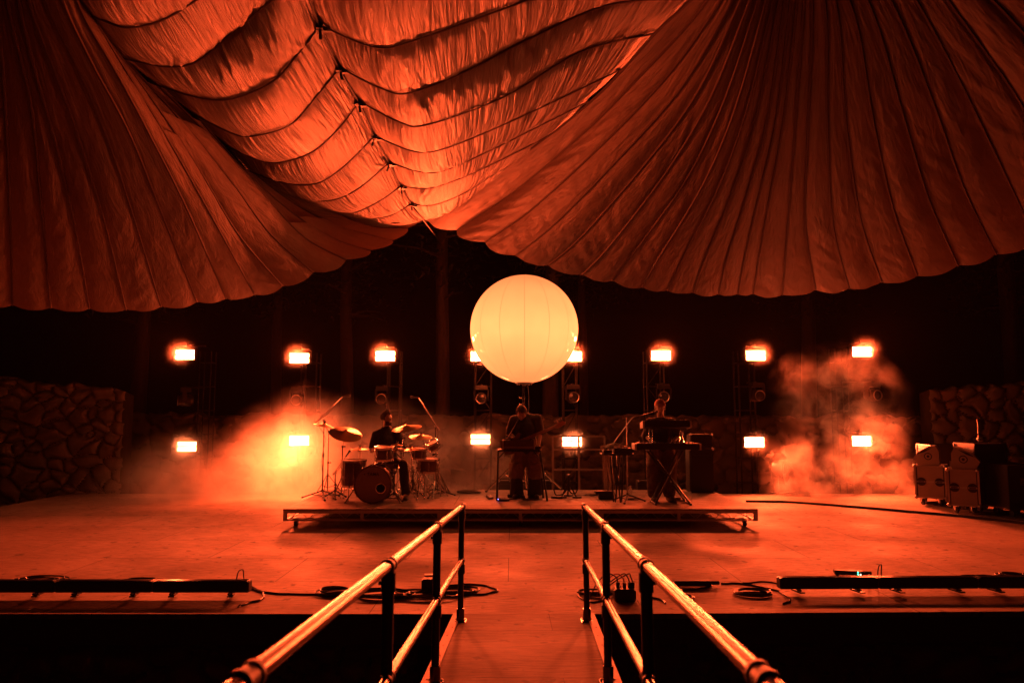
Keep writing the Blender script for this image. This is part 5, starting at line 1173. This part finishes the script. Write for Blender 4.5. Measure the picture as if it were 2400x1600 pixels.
# amplifier cabinets behind the riser players
def cab(c, d, label, name='amplifier_cabinet'):
    t = thing(name, c - V(0, 0, d[2] / 2), label, 'amplifier'); MB().box(c, d).build('cabinet', M_PLASTIC, t, bevel=.015)
    MB().box(c + V(0, -d[1] / 2 - .004, -.02), (d[0] * .88, .012, d[2] * .78)).build('grille', M_CABLE, t, smooth=False)
    for sx in (-1, 1):
        for sz in (-1, 1): MB().ball(c + V(sx * d[0] * .49, -d[1] * .49, sz * d[2] * .49), .022, 8, 6).build('corner', M_STEEL, t)
    MB().tube([c + V(-.1, 0, d[2] / 2), c + V(-.08, 0, d[2] / 2 + .03), c + V(.08, 0, d[2] / 2 + .03), c + V(.1, 0, d[2] / 2)], .01, 6).build('handle', M_RUBBER, t); return t
a = P(1640, 1060, 13.6); cab(V(a.x, 13.65, ZR0 + .40), (.44, .34, .8), 'dark amplifier stack behind the right end of the keyboards')
a = P(1640, 1000, 13.6); cab(V(a.x, 13.65, ZR0 + .94), (.40, .3, .26), 'small amplifier head on top of the amplifier stack', 'guitar_amplifier')
a = P(1185, 1130, 14.6); cab(V(a.x - .02, 14.7, .20), (.24, .3, .40), 'low dark floor monitor behind the riser, left of the guitarist\'s legs', 'floor_monitor')
a = P(1277, 1130, 14.6); cab(V(a.x, 14.7, .20), (.26, .3, .40), 'low dark floor monitor behind the riser, right of the guitarist\'s legs', 'floor_monitor')
a = P(1515, 1120, 14.6); cab(V(a.x, 14.8, .22), (.32, .3, .34), 'dark box behind the riser left of the keyboard player\'s legs', 'floor_monitor')
M_RAILD = mat('dull_rail_paint', (.16, .14, .13), .6, .1, .3, 9)
# guard rail behind the stage
gx0, gx1 = P(1296, 1060, 15.7).x, P(1418, 1060, 15.7).x; gr2 = thing('guard_rail', V((gx0 + gx1) / 2, 15.7, 0), 'low metal guard rail behind the riser between balloon and keyboards', 'railing')
for y_ in (1022, 1053, 1100): z = P(0, y_, 15.7).z; m = MB(); m.box(((gx0 + gx1) / 2, 15.7, z), (gx1 - gx0, .03, .035)); m.build('rail', M_RAILD, gr2, smooth=False)
for f in (0, .5, 1): x = gx0 + (gx1 - gx0) * f; m = MB(); m.box((x, 15.73, P(0, 1022, 15.7).z / 2), (.04, .03, P(0, 1022, 15.7).z)); m.build('post', M_RAILD, gr2, smooth=False)

# ---------------------------------------------------------------- right side: fan, flight cases, monitors
fc_ = G(1832, 1157, 0); fr_r = .33; fh = V(fc_.x + .12, fc_.y + .2, .37); fn = thing('drum_fan', V(fh.x, fh.y, 0), 'round floor fan at the foot of the right smoke plume', 'fan'); fa_ = V(.75, -.66, .12).normalized()
m = MB(); m.lathe([(fr_r, -.13), (fr_r + .012, -.12), (fr_r + .012, .12), (fr_r, .13), (fr_r - .008, .12), (fr_r - .008, -.12)], fh, fa_, 40); m.build('drum_housing', M_BLACKM, fn)
m = MB(); q = fa_.orthogonal().normalized(); w_ = fa_.cross(q)
for s in (-1, 1):
    for rr2 in (.08, .16, .24, .31): m.tube([fh + fa_ * s * .135 + (q * math.cos(a) + w_ * math.sin(a)) * rr2 for a in [2 * PI * k / 30 for k in range(30)]], .003, 4, closed=True)
    for k in range(12): a = 2 * PI * k / 12; e = q * math.cos(a) + w_ * math.sin(a); m.cyl(fh + fa_ * s * .14 + e * .04, fh + fa_ * s * .13 + e * fr_r, .003, n=4)
m.build('guard', M_CHROME, fn)
m = MB(); m.cyl(fh - fa_ * .08, fh + fa_ * .06, .05)
for k in range(4):
    a = 2 * PI * k / 4 + .3; e = q * math.cos(a) + w_ * math.sin(a); e2 = fa_.cross(e); m.add([fh + e * .04 - e2 * .04 - fa_ * .02, fh + e * .04 + e2 * .04 + fa_ * .02, fh + e * .28 + e2 * .12 + fa_ * .05, fh + e * .28 - e2 * .06 - fa_ * .05], [(0, 1, 2, 3)])
m.build('blades', M_STEEL, fn)
for s in (-1, 1): e = V(fa_.y, -fa_.x, 0).normalized() * s; m = MB(); m.prism([(-.05, 0), (.05, 0), (.035, .40), (-.035, .40)], fh + e * (fr_r + .03) - V(0, 0, .37), V(fa_.x, fa_.y, 0).normalized(), V(0, 0, 1), .02); m.build('stand_arm', M_BLACKM, fn)
m = MB(); e = V(fa_.y, -fa_.x, 0).normalized(); m.box(V(fh.x, fh.y, .015), (.78, .30, .025), math.atan2(e.y, e.x)); m.build('base', M_BLACKM, fn, smooth=False)

def flight_case(px0, px1, ytop, ybot, Y, rot, label, dep=.62):
    a, b_ = P(px0, ybot, Y), P(px1, ybot, Y); zt_, zb_ = P(px0, ytop, Y).z, .15; w_ = (b_.x - a.x) * math.cos(rot) * 1.02; c = V((a.x + b_.x) / 2 - math.sin(rot) * dep / 2, Y + math.cos(rot) * dep / 2, (zt_ + zb_) / 2); h = zt_ - zb_
    Rm = Matrix.Rotation(rot, 3, 'Z'); t = thing('flight_case', V(c.x, c.y, 0), label, 'flight case', 'flight cases at the right edge of the stage')
    t.location = V(c.x, c.y, 0)
    def pt(x, y, z): return V(c.x, c.y, c.z) + Rm @ V(x, y, z)
    MB().box(c, (w_, dep, h), Rm).build('case_body', M_CASE, t, bevel=.006)
    m = MB()
    for sx in (-1, 1):
        for sy in (-1, 1): m.box(pt(sx * w_ / 2, sy * dep / 2, 0), (.03, .03, h + .012), Rm)
        for sz in (-1, 1): m.box(pt(sx * w_ / 2, 0, sz * h / 2), (.026, dep, .026), Rm)
    for sy in (-1, 1):
        for sz in (-1, 1): m.box(pt(0, sy * dep / 2, sz * h / 2), (w_, .026, .026), Rm)
        m.box(pt(0, sy * (dep / 2 + .004), .0), (w_, .012, .03), Rm)
    m.build('edge_trim', M_STEEL, t, smooth=False)
    m = MB()
    for sx in (-1, 1): m.box(pt(sx * w_ * .455, -dep / 2 - .003, .0), (w_ * .05, .006, h * .94), Rm)
    m.build('dark_strip', M_BLACK, t, smooth=False)
    for sx in (-.30, .30): m = MB(); m.lathe([(0, 0), (.075, 0), (.078, .012), (.07, .014)], pt(w_ * sx, -dep / 2 - .002, 0), Rm @ V(0, -1, 0), 24); m.box(pt(w_ * sx, -dep / 2 - .018, 0), (.10, .012, .018), Rm); m.build('recessed_latch', M_BLACKM, t)
    for sx in (-1, 1):
        for sz in (-1, 1): m = MB(); m.ball(pt(sx * w_ / 2, -dep / 2, sz * h / 2), .035, 10, 8); m.build('ball_corner', M_STEEL, t)
    for sx in (-1, 1):
        for sy in (-1, 1):
            q = pt(sx * (w_ / 2 - .1), sy * (dep / 2 - .1), 0); m = MB(); m.cyl(V(q.x - .018, q.y, .056), V(q.x + .018, q.y, .056), .055, n=18); ca = m.build('castor_wheel', M_RUBBER, t); m = MB(); m.box(V(q.x, q.y, .142), (.09, .09, .012)); m.box(V(q.x - .028, q.y + .012, .095), (.006, .06, .09)); m.box(V(q.x + .028, q.y + .012, .095), (.006, .06, .09)); m.build('castor_fork', M_STEEL, ca)
    return pt, w_, dep, h
YF1, YF2 = 12.75, 12.15
F1 = flight_case(2146, 2219, 1092, 1160, 13.9, R(-34), 'left flight case, farther back, with a wedge monitor on top')
F2 = flight_case(2224, 2296, 1101, 1172, 12.75, R(-34), 'right flight case, nearer the audience, with a wedge monitor on top')
def wedge(F, flip, label):
    pt, w_, dep, h = F; s = -1 if flip else 1; t = thing('wedge_monitor', pt(0, 0, h / 2), label, 'speaker', 'wedge monitors on the flight cases')
    prof = [(-.20, 0), (.20, 0), (.205, .03), (.20, .30), (.14, .42), (.02, .40), (-.15, .30), (-.28, .15)]
    o = pt(s * (-.02), -dep / 2 + .03, h / 2 + .013); ex_ = (pt(1, 0, 0) - pt(0, 0, 0)) * s; pts = [(a * .9, b * .9) for a, b in prof]
    if s < 0: pts = pts[::-1]
    m = MB(); m.prism(pts, o if s < 0 else o, ex_, V(0, 0, 1), -.45 * s if s > 0 else .45 * 1 * -s * -1); 
    ext = pt(0, 1, 0) - pt(0, 0, 0)
    m = MB(); fr = [o + ex_ * a + V(0, 0, b) for a, b in pts]; bk = [p + ext * .45 for p in fr]; n_ = len(fr); m.add(fr + bk, [tuple(range(n_)), tuple(range(2 * n_ - 1, n_ - 1, -1))] + [(i, n_ + i, n_ + (i + 1) % n_, (i + 1) % n_) for i in range(n_)]); m.build('cabinet', M_CASE, t, bevel=.006)
    cn = o + ex_ * .0 + V(0, 0, .17) - ext * .002
    m = MB(); m.lathe([(.0, .0), (.022, .0), (.024, .004)], cn, -ext, 20); m.lathe([(.052, 0), (.056, .004), (.066, .004), (.068, 0)], cn, -ext, 28); m.build('pole_socket', M_BLACK, t)
    m = MB(); q0, q1 = o + ex_ * -.20 + V(0, 0, .20) - ext * .004, o + ex_ * .07 + V(0, 0, .335) - ext * .004; d = (q1 - q0).normalized(); nn = d.cross(ext); 
    m.add([q0, q0.lerp(q1, .5) + nn * .02, q1, q1 - nn * .002, q0.lerp(q1, .5) - nn * .018], [(0, 1, 2, 3, 4)]); m.add([p - ext * .004 for p in (q0, q0.lerp(q1, .5) + nn * .02, q1, q1 - nn * .002, q0.lerp(q1, .5) - nn * .018)], [(4, 3, 2, 1, 0)]); m.build('handle_slot', M_BLACK, t, smooth=False)
wedge(F1, False, 'pale wedge monitor tilted left, on the farther flight case'); wedge(F2, True, 'pale wedge monitor tilted right, on the nearer flight case')
# dark trunk, stand and clutter at the far right
def trunk(x, y, d, label):
    c = V(x, y, .14 + d[2] / 2); t = thing('road_trunk', V(x, y, 0), label, 'flight case'); MB().box(c, d).build('case_body', M_PLASTIC, t, bevel=.01)
    m = MB()
    for sx in (-1, 1):
        for sy in (-1, 1): m.box(c + V(sx * d[0] / 2, sy * d[1] / 2, 0), (.028, .028, d[2] + .01))
        for sz in (-1, 1): m.box(c + V(sx * d[0] / 2, 0, sz * d[2] / 2), (.024, d[1], .024))
    for sy in (-1, 1):
        for sz in (-1, 1): m.box(c + V(0, sy * d[1] / 2, sz * d[2] / 2), (d[0], .024, .024))
    m.build('edge_trim', M_BLACKM, t, smooth=False)
    for sx in (-1, 1):
        for sy in (-1, 1): q = c + V(sx * (d[0] / 2 - .1), sy * (d[1] / 2 - .1), 0); MB().cyl(V(q.x - .018, q.y, .06), V(q.x + .018, q.y, .06), .06, n=16).build('castor_wheel', M_RUBBER, t)
    m = MB(); m.box(c + V(0, -d[1] / 2 - .006, .1), (.16, .01, .12)); m.cyl(c + V(-.06, -d[1] / 2 - .02, .1), c + V(.06, -d[1] / 2 - .02, .1), .008); m.build('handle', M_STEEL, t); return t
a = P(2338, 1186, 12.9); trunk(a.x, 13.3, (.55, .6, 1.05), 'tall black road trunk right of the flight cases')
a = P(2372, 1200, 12.3); trunk(a.x + .25, 12.6, (.55, .6, .72), 'lower black road trunk at the right edge of the photo')
a = P(2230, 1060, 14.9); trunk(a.x, 15.1, (.9, .5, .95), 'black road trunk standing behind the two wedge monitors')
bs = G(2292, 1165, 0); bs.y = 14.4; bs.x = P(2292, 1000, 14.4).x; t = thing('microphone_stand', bs, 'upright microphone stand against the right boulder wall', 'microphone stand'); tz3 = P(2292, 986, 14.4).z
m = MB(); m.cyl(bs, V(bs.x, bs.y, tz3 - .3), .013); m.cyl(V(bs.x, bs.y, tz3 - .35), V(bs.x, bs.y, tz3), .009); m.cyl(V(bs.x - .03, bs.y, tz3 - .35), V(bs.x + .03, bs.y, tz3 - .35), .012); m.build('pole', M_STEEL, t); m = MB(); m.lathe([(0, 0), (.13, 0), (.13, .015), (.02, .03)], bs); m.build('base', M_BLACKM, t); m = MB(); mic(m, V(bs.x, bs.y, tz3 - .05), V(0, -.1, 1), .06); m.build('microphone', M_CHROME, t)
q = P(2375, 1108, 13.2); t = thing('cable_reel', V(q.x, 13.2, q.z - .14), 'round red cable reel on the low trunk at the right edge', 'reel'); ax = V(-.5, -.8, 0).normalized()
m = MB(); m.lathe([(0, -.06), (.13, -.06), (.13, -.045), (.05, -.04), (.05, .04), (.13, .045), (.13, .06), (0, .06)], V(q.x, 13.2, q.z), ax, 28); m.build('drum', mat('red_plastic', (.4, .06, .04), .45), t); m = MB(); m.lathe([(.055, -.035), (.10, -.03), (.10, .03), (.055, .035)], V(q.x, 13.2, q.z), ax, 24); m.build('wound_cable', M_CABLE, t)
tr_ = bpy.data.objects.get('road_trunk.001')
floor_cable('cable', [(1748, 1176), (1850, 1178), (1960, 1186), (2060, 1194), (2160, 1203), (2270, 1213), (2420, 1231)], 0, 'thick dark cable running across the right of the stage', .020, .05, 9)
floor_cable('cable', [(2188, 1183), (2230, 1190), (2290, 1197), (2350, 1212), (2420, 1224)], 0, 'thin cable passing in front of the flight cases', .008, .04, 11)
coil('cable_coil', G(2200, 1180, 0), .28, 5, 'loose black cable heap under the left flight case', 33, .012, .5, messy=.7)
coil('cable_coil', G(2325, 1205, 0), .26, 4, 'loose cable heap in front of the tall black trunk', 35, .008, .5, messy=.8)

# ---------------------------------------------------------------- front edge: batten lights, cable heaps, boxes
def batten(pxs, label, n):
    (xa, ya), (xb, yb) = pxs; A, B = G(xa, ya, 0.05), G(xb, yb, 0.05); d = B - A; d.z = 0; L = d.length; d.normalize(); e = V(-d.y, d.x, 0); a = math.atan2(d.y, d.x)
    t = thing('batten_light', (A + B) / 2, label, 'batten light')
    for k in range(n):
        s0, s1 = L * k / n, L * (k + 1) / n; c = A + d * ((s0 + s1) / 2) + e * .05; c.z = .105
        m = MB(); m.box(c, (s1 - s0 - .008, .10, .105), a); o = m.build('housing', M_BLACKM, t, bevel=.008)
        m = MB(); m.box(c + V(0, 0, .054), (s1 - s0 - .06, .07, .004), a); m.build('lens_strip', M_LENS, o, smooth=False)
        for f in (.2, .8):
            q = A + d * (s0 + (s1 - s0) * f) + e * .05; m = MB(); m.box(V(q.x, q.y, .024), (.05, .16, .012), a + .2); m.box(V(q.x, q.y, .04), (.03, .04, .05), a); m.cyl(V(q.x, q.y, .045) - e * .07, V(q.x, q.y, .045) + e * .07, .01); m.build('foot', M_BLACKM, t)
    return A, B
Al, Bl = batten(((-330, 1389), (583, 1389)), 'long black batten light lying along the stage front at the left', 4)
Ar, Br = batten(((1828, 1381), (2760, 1378)), 'long black batten light lying along the stage front at the right', 4)
fcn = lambda pts, lb, r=.006, s=0: floor_cable('cable', pts, 0, lb, r, .03, s)
fcn([(583, 1374), (610, 1385), (640, 1391), (700, 1393), (770, 1396), (860, 1398)], 'cable running from the left batten light to the cable heap', .008, 1)
fcn([(583, 1379), (604, 1385), (620, 1396), (612, 1405), (590, 1412), (566, 1420)], 'looped cable turning over the stage edge beside the left batten light', .009, 2)
m = MB(); p0 = G(566, 1420, 0); m.tube(spline([p0 + V(0, .02, .008), p0 + V(-.02, -.035, 0), p0 + V(-.08, -.05, -.2), p0 + V(-.2, -.06, -.6), p0 + V(-.25, -.02, -1.6)], 6), .007, 6); tag(m.build('cable', M_CABLE), 'cable dropping down the dark stage front at the left', 'cable')
coil('cable_coil', G(786, 1390, 0), .16, 5, 'neat flat cable coil left of the left handrail', 43, .008, .8, messy=.35)
coil('cable_coil', G(895, 1395, 0), .26, 5, 'big tangle of cables under the left handrail', 45, .0085, .55, messy=.7)
coil('cable_coil', G(985, 1397, 0), .24, 5, 'cable tangle between the two far posts of the left handrail', 47, .0085, .55, messy=.8)
coil('cable_coil', G(1072, 1388, 0), .20, 4, 'cable coil behind the last post of the left handrail', 49, .009, .6, messy=.5)
fcn([(1020, 1382), (1060, 1372), (1120, 1371), (1160, 1380), (1158, 1389), (1120, 1394), (1080, 1391)], 'wide open cable loop reaching toward the middle of the stage front', .008, 7)
gadget('junction_box', G(1002, 1392, 0) + V(0, .08, .07), (.13, .11, .13), 'black junction box in the cable tangle by the left handrail', 3, 70)
m = MB(); m.box(G(1004, 1374, 0) + V(0, .1, .075), (.10, .06, .05), .2); tag(m.build('paper_tag', M_WHITEP, smooth=False), 'pale label block standing in the cables behind the left handrail', 'tag')
gb_ = gadget('power_box', G(1467, 1412, 0) + V(0, .09, .06), (.20, .16, .115), 'black power distribution box between the posts of the right handrail', 1, 71)
for k, x in enumerate((-.06, 0, .05, .08)):
    c = G(1467, 1412, 0) + V(x, .08, .118); m = MB(); m.cyl(c, c + V(0, 0, .05), .017, n=10); m.tube(spline([c + V(0, 0, .05), c + V(-.02, 0, .10), c + V(-.10 + .02 * k, .03, .12), c + V(-.2, .05, .02), c + V(-.25, .1 + .03 * k, -.11)], 6), .006, 6); m.build('plug', M_RUBBER if k != 1 else mat('red_plug', (.35, .04, .03), .4), gb_)
coil('cable_coil', G(1400, 1390, 0), .17, 5, 'cable heap just inside the right handrail', 53, .008, .6, messy=.8)
coil('cable_coil', G(1600, 1402, 0), .10, 3, 'small cable coil near the stage edge right of the right handrail', 55, .006, .8, messy=.2)
coil('cable_coil', G(1765, 1392, 0), .175, 5, 'round flat cable coil left of the right batten light', 57, .009, .8, messy=.15)
def bar(px0, px1, py, h, label, lit=None, seed=0, rot=0):
    A, B = G(px0, py, 0), G(px1, py, 0); c = (A + B) / 2 + V(0, .05, h / 2 + .012); L = (B - A).length; t = thing('dimmer_bar', V(c.x, c.y, 0), label, 'control box'); Rm = Matrix.Rotation(rot, 3, 'Z')
    MB().box(c, (L, .09, h), Rm).build('case', M_PLASTIC, t, bevel=.005); m = MB(); m.cyl(c + Rm @ V(L / 2, 0, 0), c + Rm @ V(L / 2 + .09, 0, 0), .02); m.build('connector', M_RUBBER, t)
    for k, (dx, dz, cc_) in enumerate(lit or []): MB().ball(c + Rm @ V(dx, -.047, dz), .008, 8, 6).build('indicator_light', emis('led_%d_%d' % (seed, k), cc_, 4), t)
    m = MB()
    for s in (-1, 1): m.box(c + Rm @ V(s * L * .4, 0, -h / 2 - .005), (.03, .08, .012), Rm)
    m.build('foot', M_RUBBER, t); return t
bar(1582, 1668, 1377, .055, 'flat black control bar lying between the right handrail and the right batten light', seed=1)
bar(1962, 2024, 1350, .045, 'small tilted control box with two green lights behind the right batten light', [(.09, .012, (.1, 1, .5)), (.09, -.010, (.1, 1, .5)), (.115, -.012, (1, .8, .6))], 2, R(-14))
fcn([(1690, 1368), (1730, 1368), (1780, 1376), (1826, 1386)], 'pair of cables joining the control bar to the right batten light', .008, 12)
fcn([(1668, 1372), (1640, 1380), (1600, 1384), (1575, 1390), (1580, 1398)], 'cable trailing under the black control bar', .007, 13)
fcn([(1740, 1366), (1790, 1364), (1830, 1368)], 'cable lying behind the flat coil by the right batten light', .006, 14)
fcn([(1826, 1388), (1848, 1402), (1850, 1410), (1836, 1416)], 'short cable looping to the stage edge under the right batten light', .007, 15)
fcn([(1510, 1402), (1545, 1404), (1560, 1415)], 'cable leaving the power box to the right', .009, 16)
fcn([(1355, 1395), (1372, 1408), (1395, 1412), (1420, 1405)], 'cable looping out from the heap at the right handrail', .007, 17)
def arc_cable(px, py, w_, h, label, seed):
    a = G(px, py, 0); m = MB(); m.tube(spline([a, a + V(w_ * .2, 0, h * .9), a + V(w_ * .55, .03, h), a + V(w_ * .6, .05, h * .4), a + V(w_, .06, 0)], 6), .006, 6); return tag(m.build('cable', M_CABLE), label, 'cable')
arc_cable(552, 1372, .11, .15, 'thin cable arching over the end of the left batten light', 1)
arc_cable(2055, 1372, .13, .20, 'upright cable loop behind the right batten light', 2)
arc_cable(2035, 1372, .06, .10, 'low cable arch beside the small tilted control box', 3)
coil('cable_coil', G(325, 1366, 0) + V(0, .05, 0), .16, 5, 'cable coil heaped behind the middle of the left batten light', 63, .009, .5, messy=.7)
coil('cable_coil', G(95, 1362, 0) + V(0, .05, 0), .22, 4, 'loose cable loops behind the left batten light near the photo edge', 65, .008, .4, messy=.8)
coil('cable_coil', G(2378, 1352, 0) + V(0, .05, 0), .14, 4, 'cable coil behind the right batten light at the photo edge', 67, .007, .6, messy=.5)
fcn([(2250, 1352), (2290, 1349), (2330, 1352), (2350, 1358)], 'black cable with a plug lying behind the right batten light', .010, 19)
smoke('smoke', 'thick bright smoke rolling over the stage behind and left of the drums',
      [((-4.2, 14.8, .2), (1.7, 1.3, 1.75), 1.2), ((-5.6, 14.8, .0), (2.8, 1.4, 1.15), 1.0), ((-2.5, 14.9, .2), (2.3, 1.2, 1.5), .9), ((-6.2, 15.1, .6), (1.7, 1.1, .75), .3), ((-1.1, 14.9, .2), (1.5, 1.1, 1.1), .35)],
      (-9.2, 1.0, 13.0, 17.0, .01, 3.2), 2.6, 3, 1.15, aniso=.35, lo=.34, hi=.76)
smoke('smoke', 'tall orange smoke plume rising around the rightmost lighting tower',
      [((6.5, 15.0, .1), (1.25, .9, 1.3), 1.5), ((6.9, 15.1, 1.4), (1.2, .9, 1.1), .7), ((6.8, 15.1, 2.1), (1.25, .9, .95), .5), ((7.8, 15.0, .1), (1.5, 1.0, .7), .4)],
      (4.2, 10.2, 13.4, 17.0, .01, 4.1), 2.2, 7, 1.7, aniso=.4, lo=.43, hi=.78)

# puffs of volume added round each lamp to imitate its lens glow
def puff_mat(name, dens):
    m, n, l, v = vol_mat(name, 0, .2)
    tc = n.new('ShaderNodeTexCoord'); ln = n.new('ShaderNodeVectorMath'); ln.operation = 'LENGTH'; l.new(tc.outputs['Object'], ln.inputs[0])
    q = n.new('ShaderNodeMapRange'); q.interpolation_type = 'SMOOTHERSTEP'; q.inputs[1].default_value = .55; q.inputs[2].default_value = 0; q.inputs[3].default_value = 0; q.inputs[4].default_value = 1; l.new(ln.outputs['Value'], q.inputs[0])
    pw = n.new('ShaderNodeMath'); pw.operation = 'POWER'; l.new(q.outputs[0], pw.inputs[0]); pw.inputs[1].default_value = 2.2
    mu = n.new('ShaderNodeMath'); mu.operation = 'MULTIPLY'; l.new(pw.outputs[0], mu.inputs[0]); mu.inputs[1].default_value = dens; l.new(mu.outputs[0], v.inputs['Density']); return m
pm = MB().ball((0, 0, 0), 1.2, 24, 14).build('lamp_glow_puff', puff_mat('lamp_glow_upper', PUFF_D)); pl = puff_mat('lamp_glow_lower', PUFF_D * 18)
for k, (p, wh) in enumerate(PUFFS):
    o = pm if k == 0 else pm.copy()
    if k: col.objects.link(o)
    o.location = p + V(0, -.12, 0); o['kind'] = 'stuff'
    if wh == 'lower': o.material_slots[0].link = 'OBJECT'; o.material_slots[0].material = pl
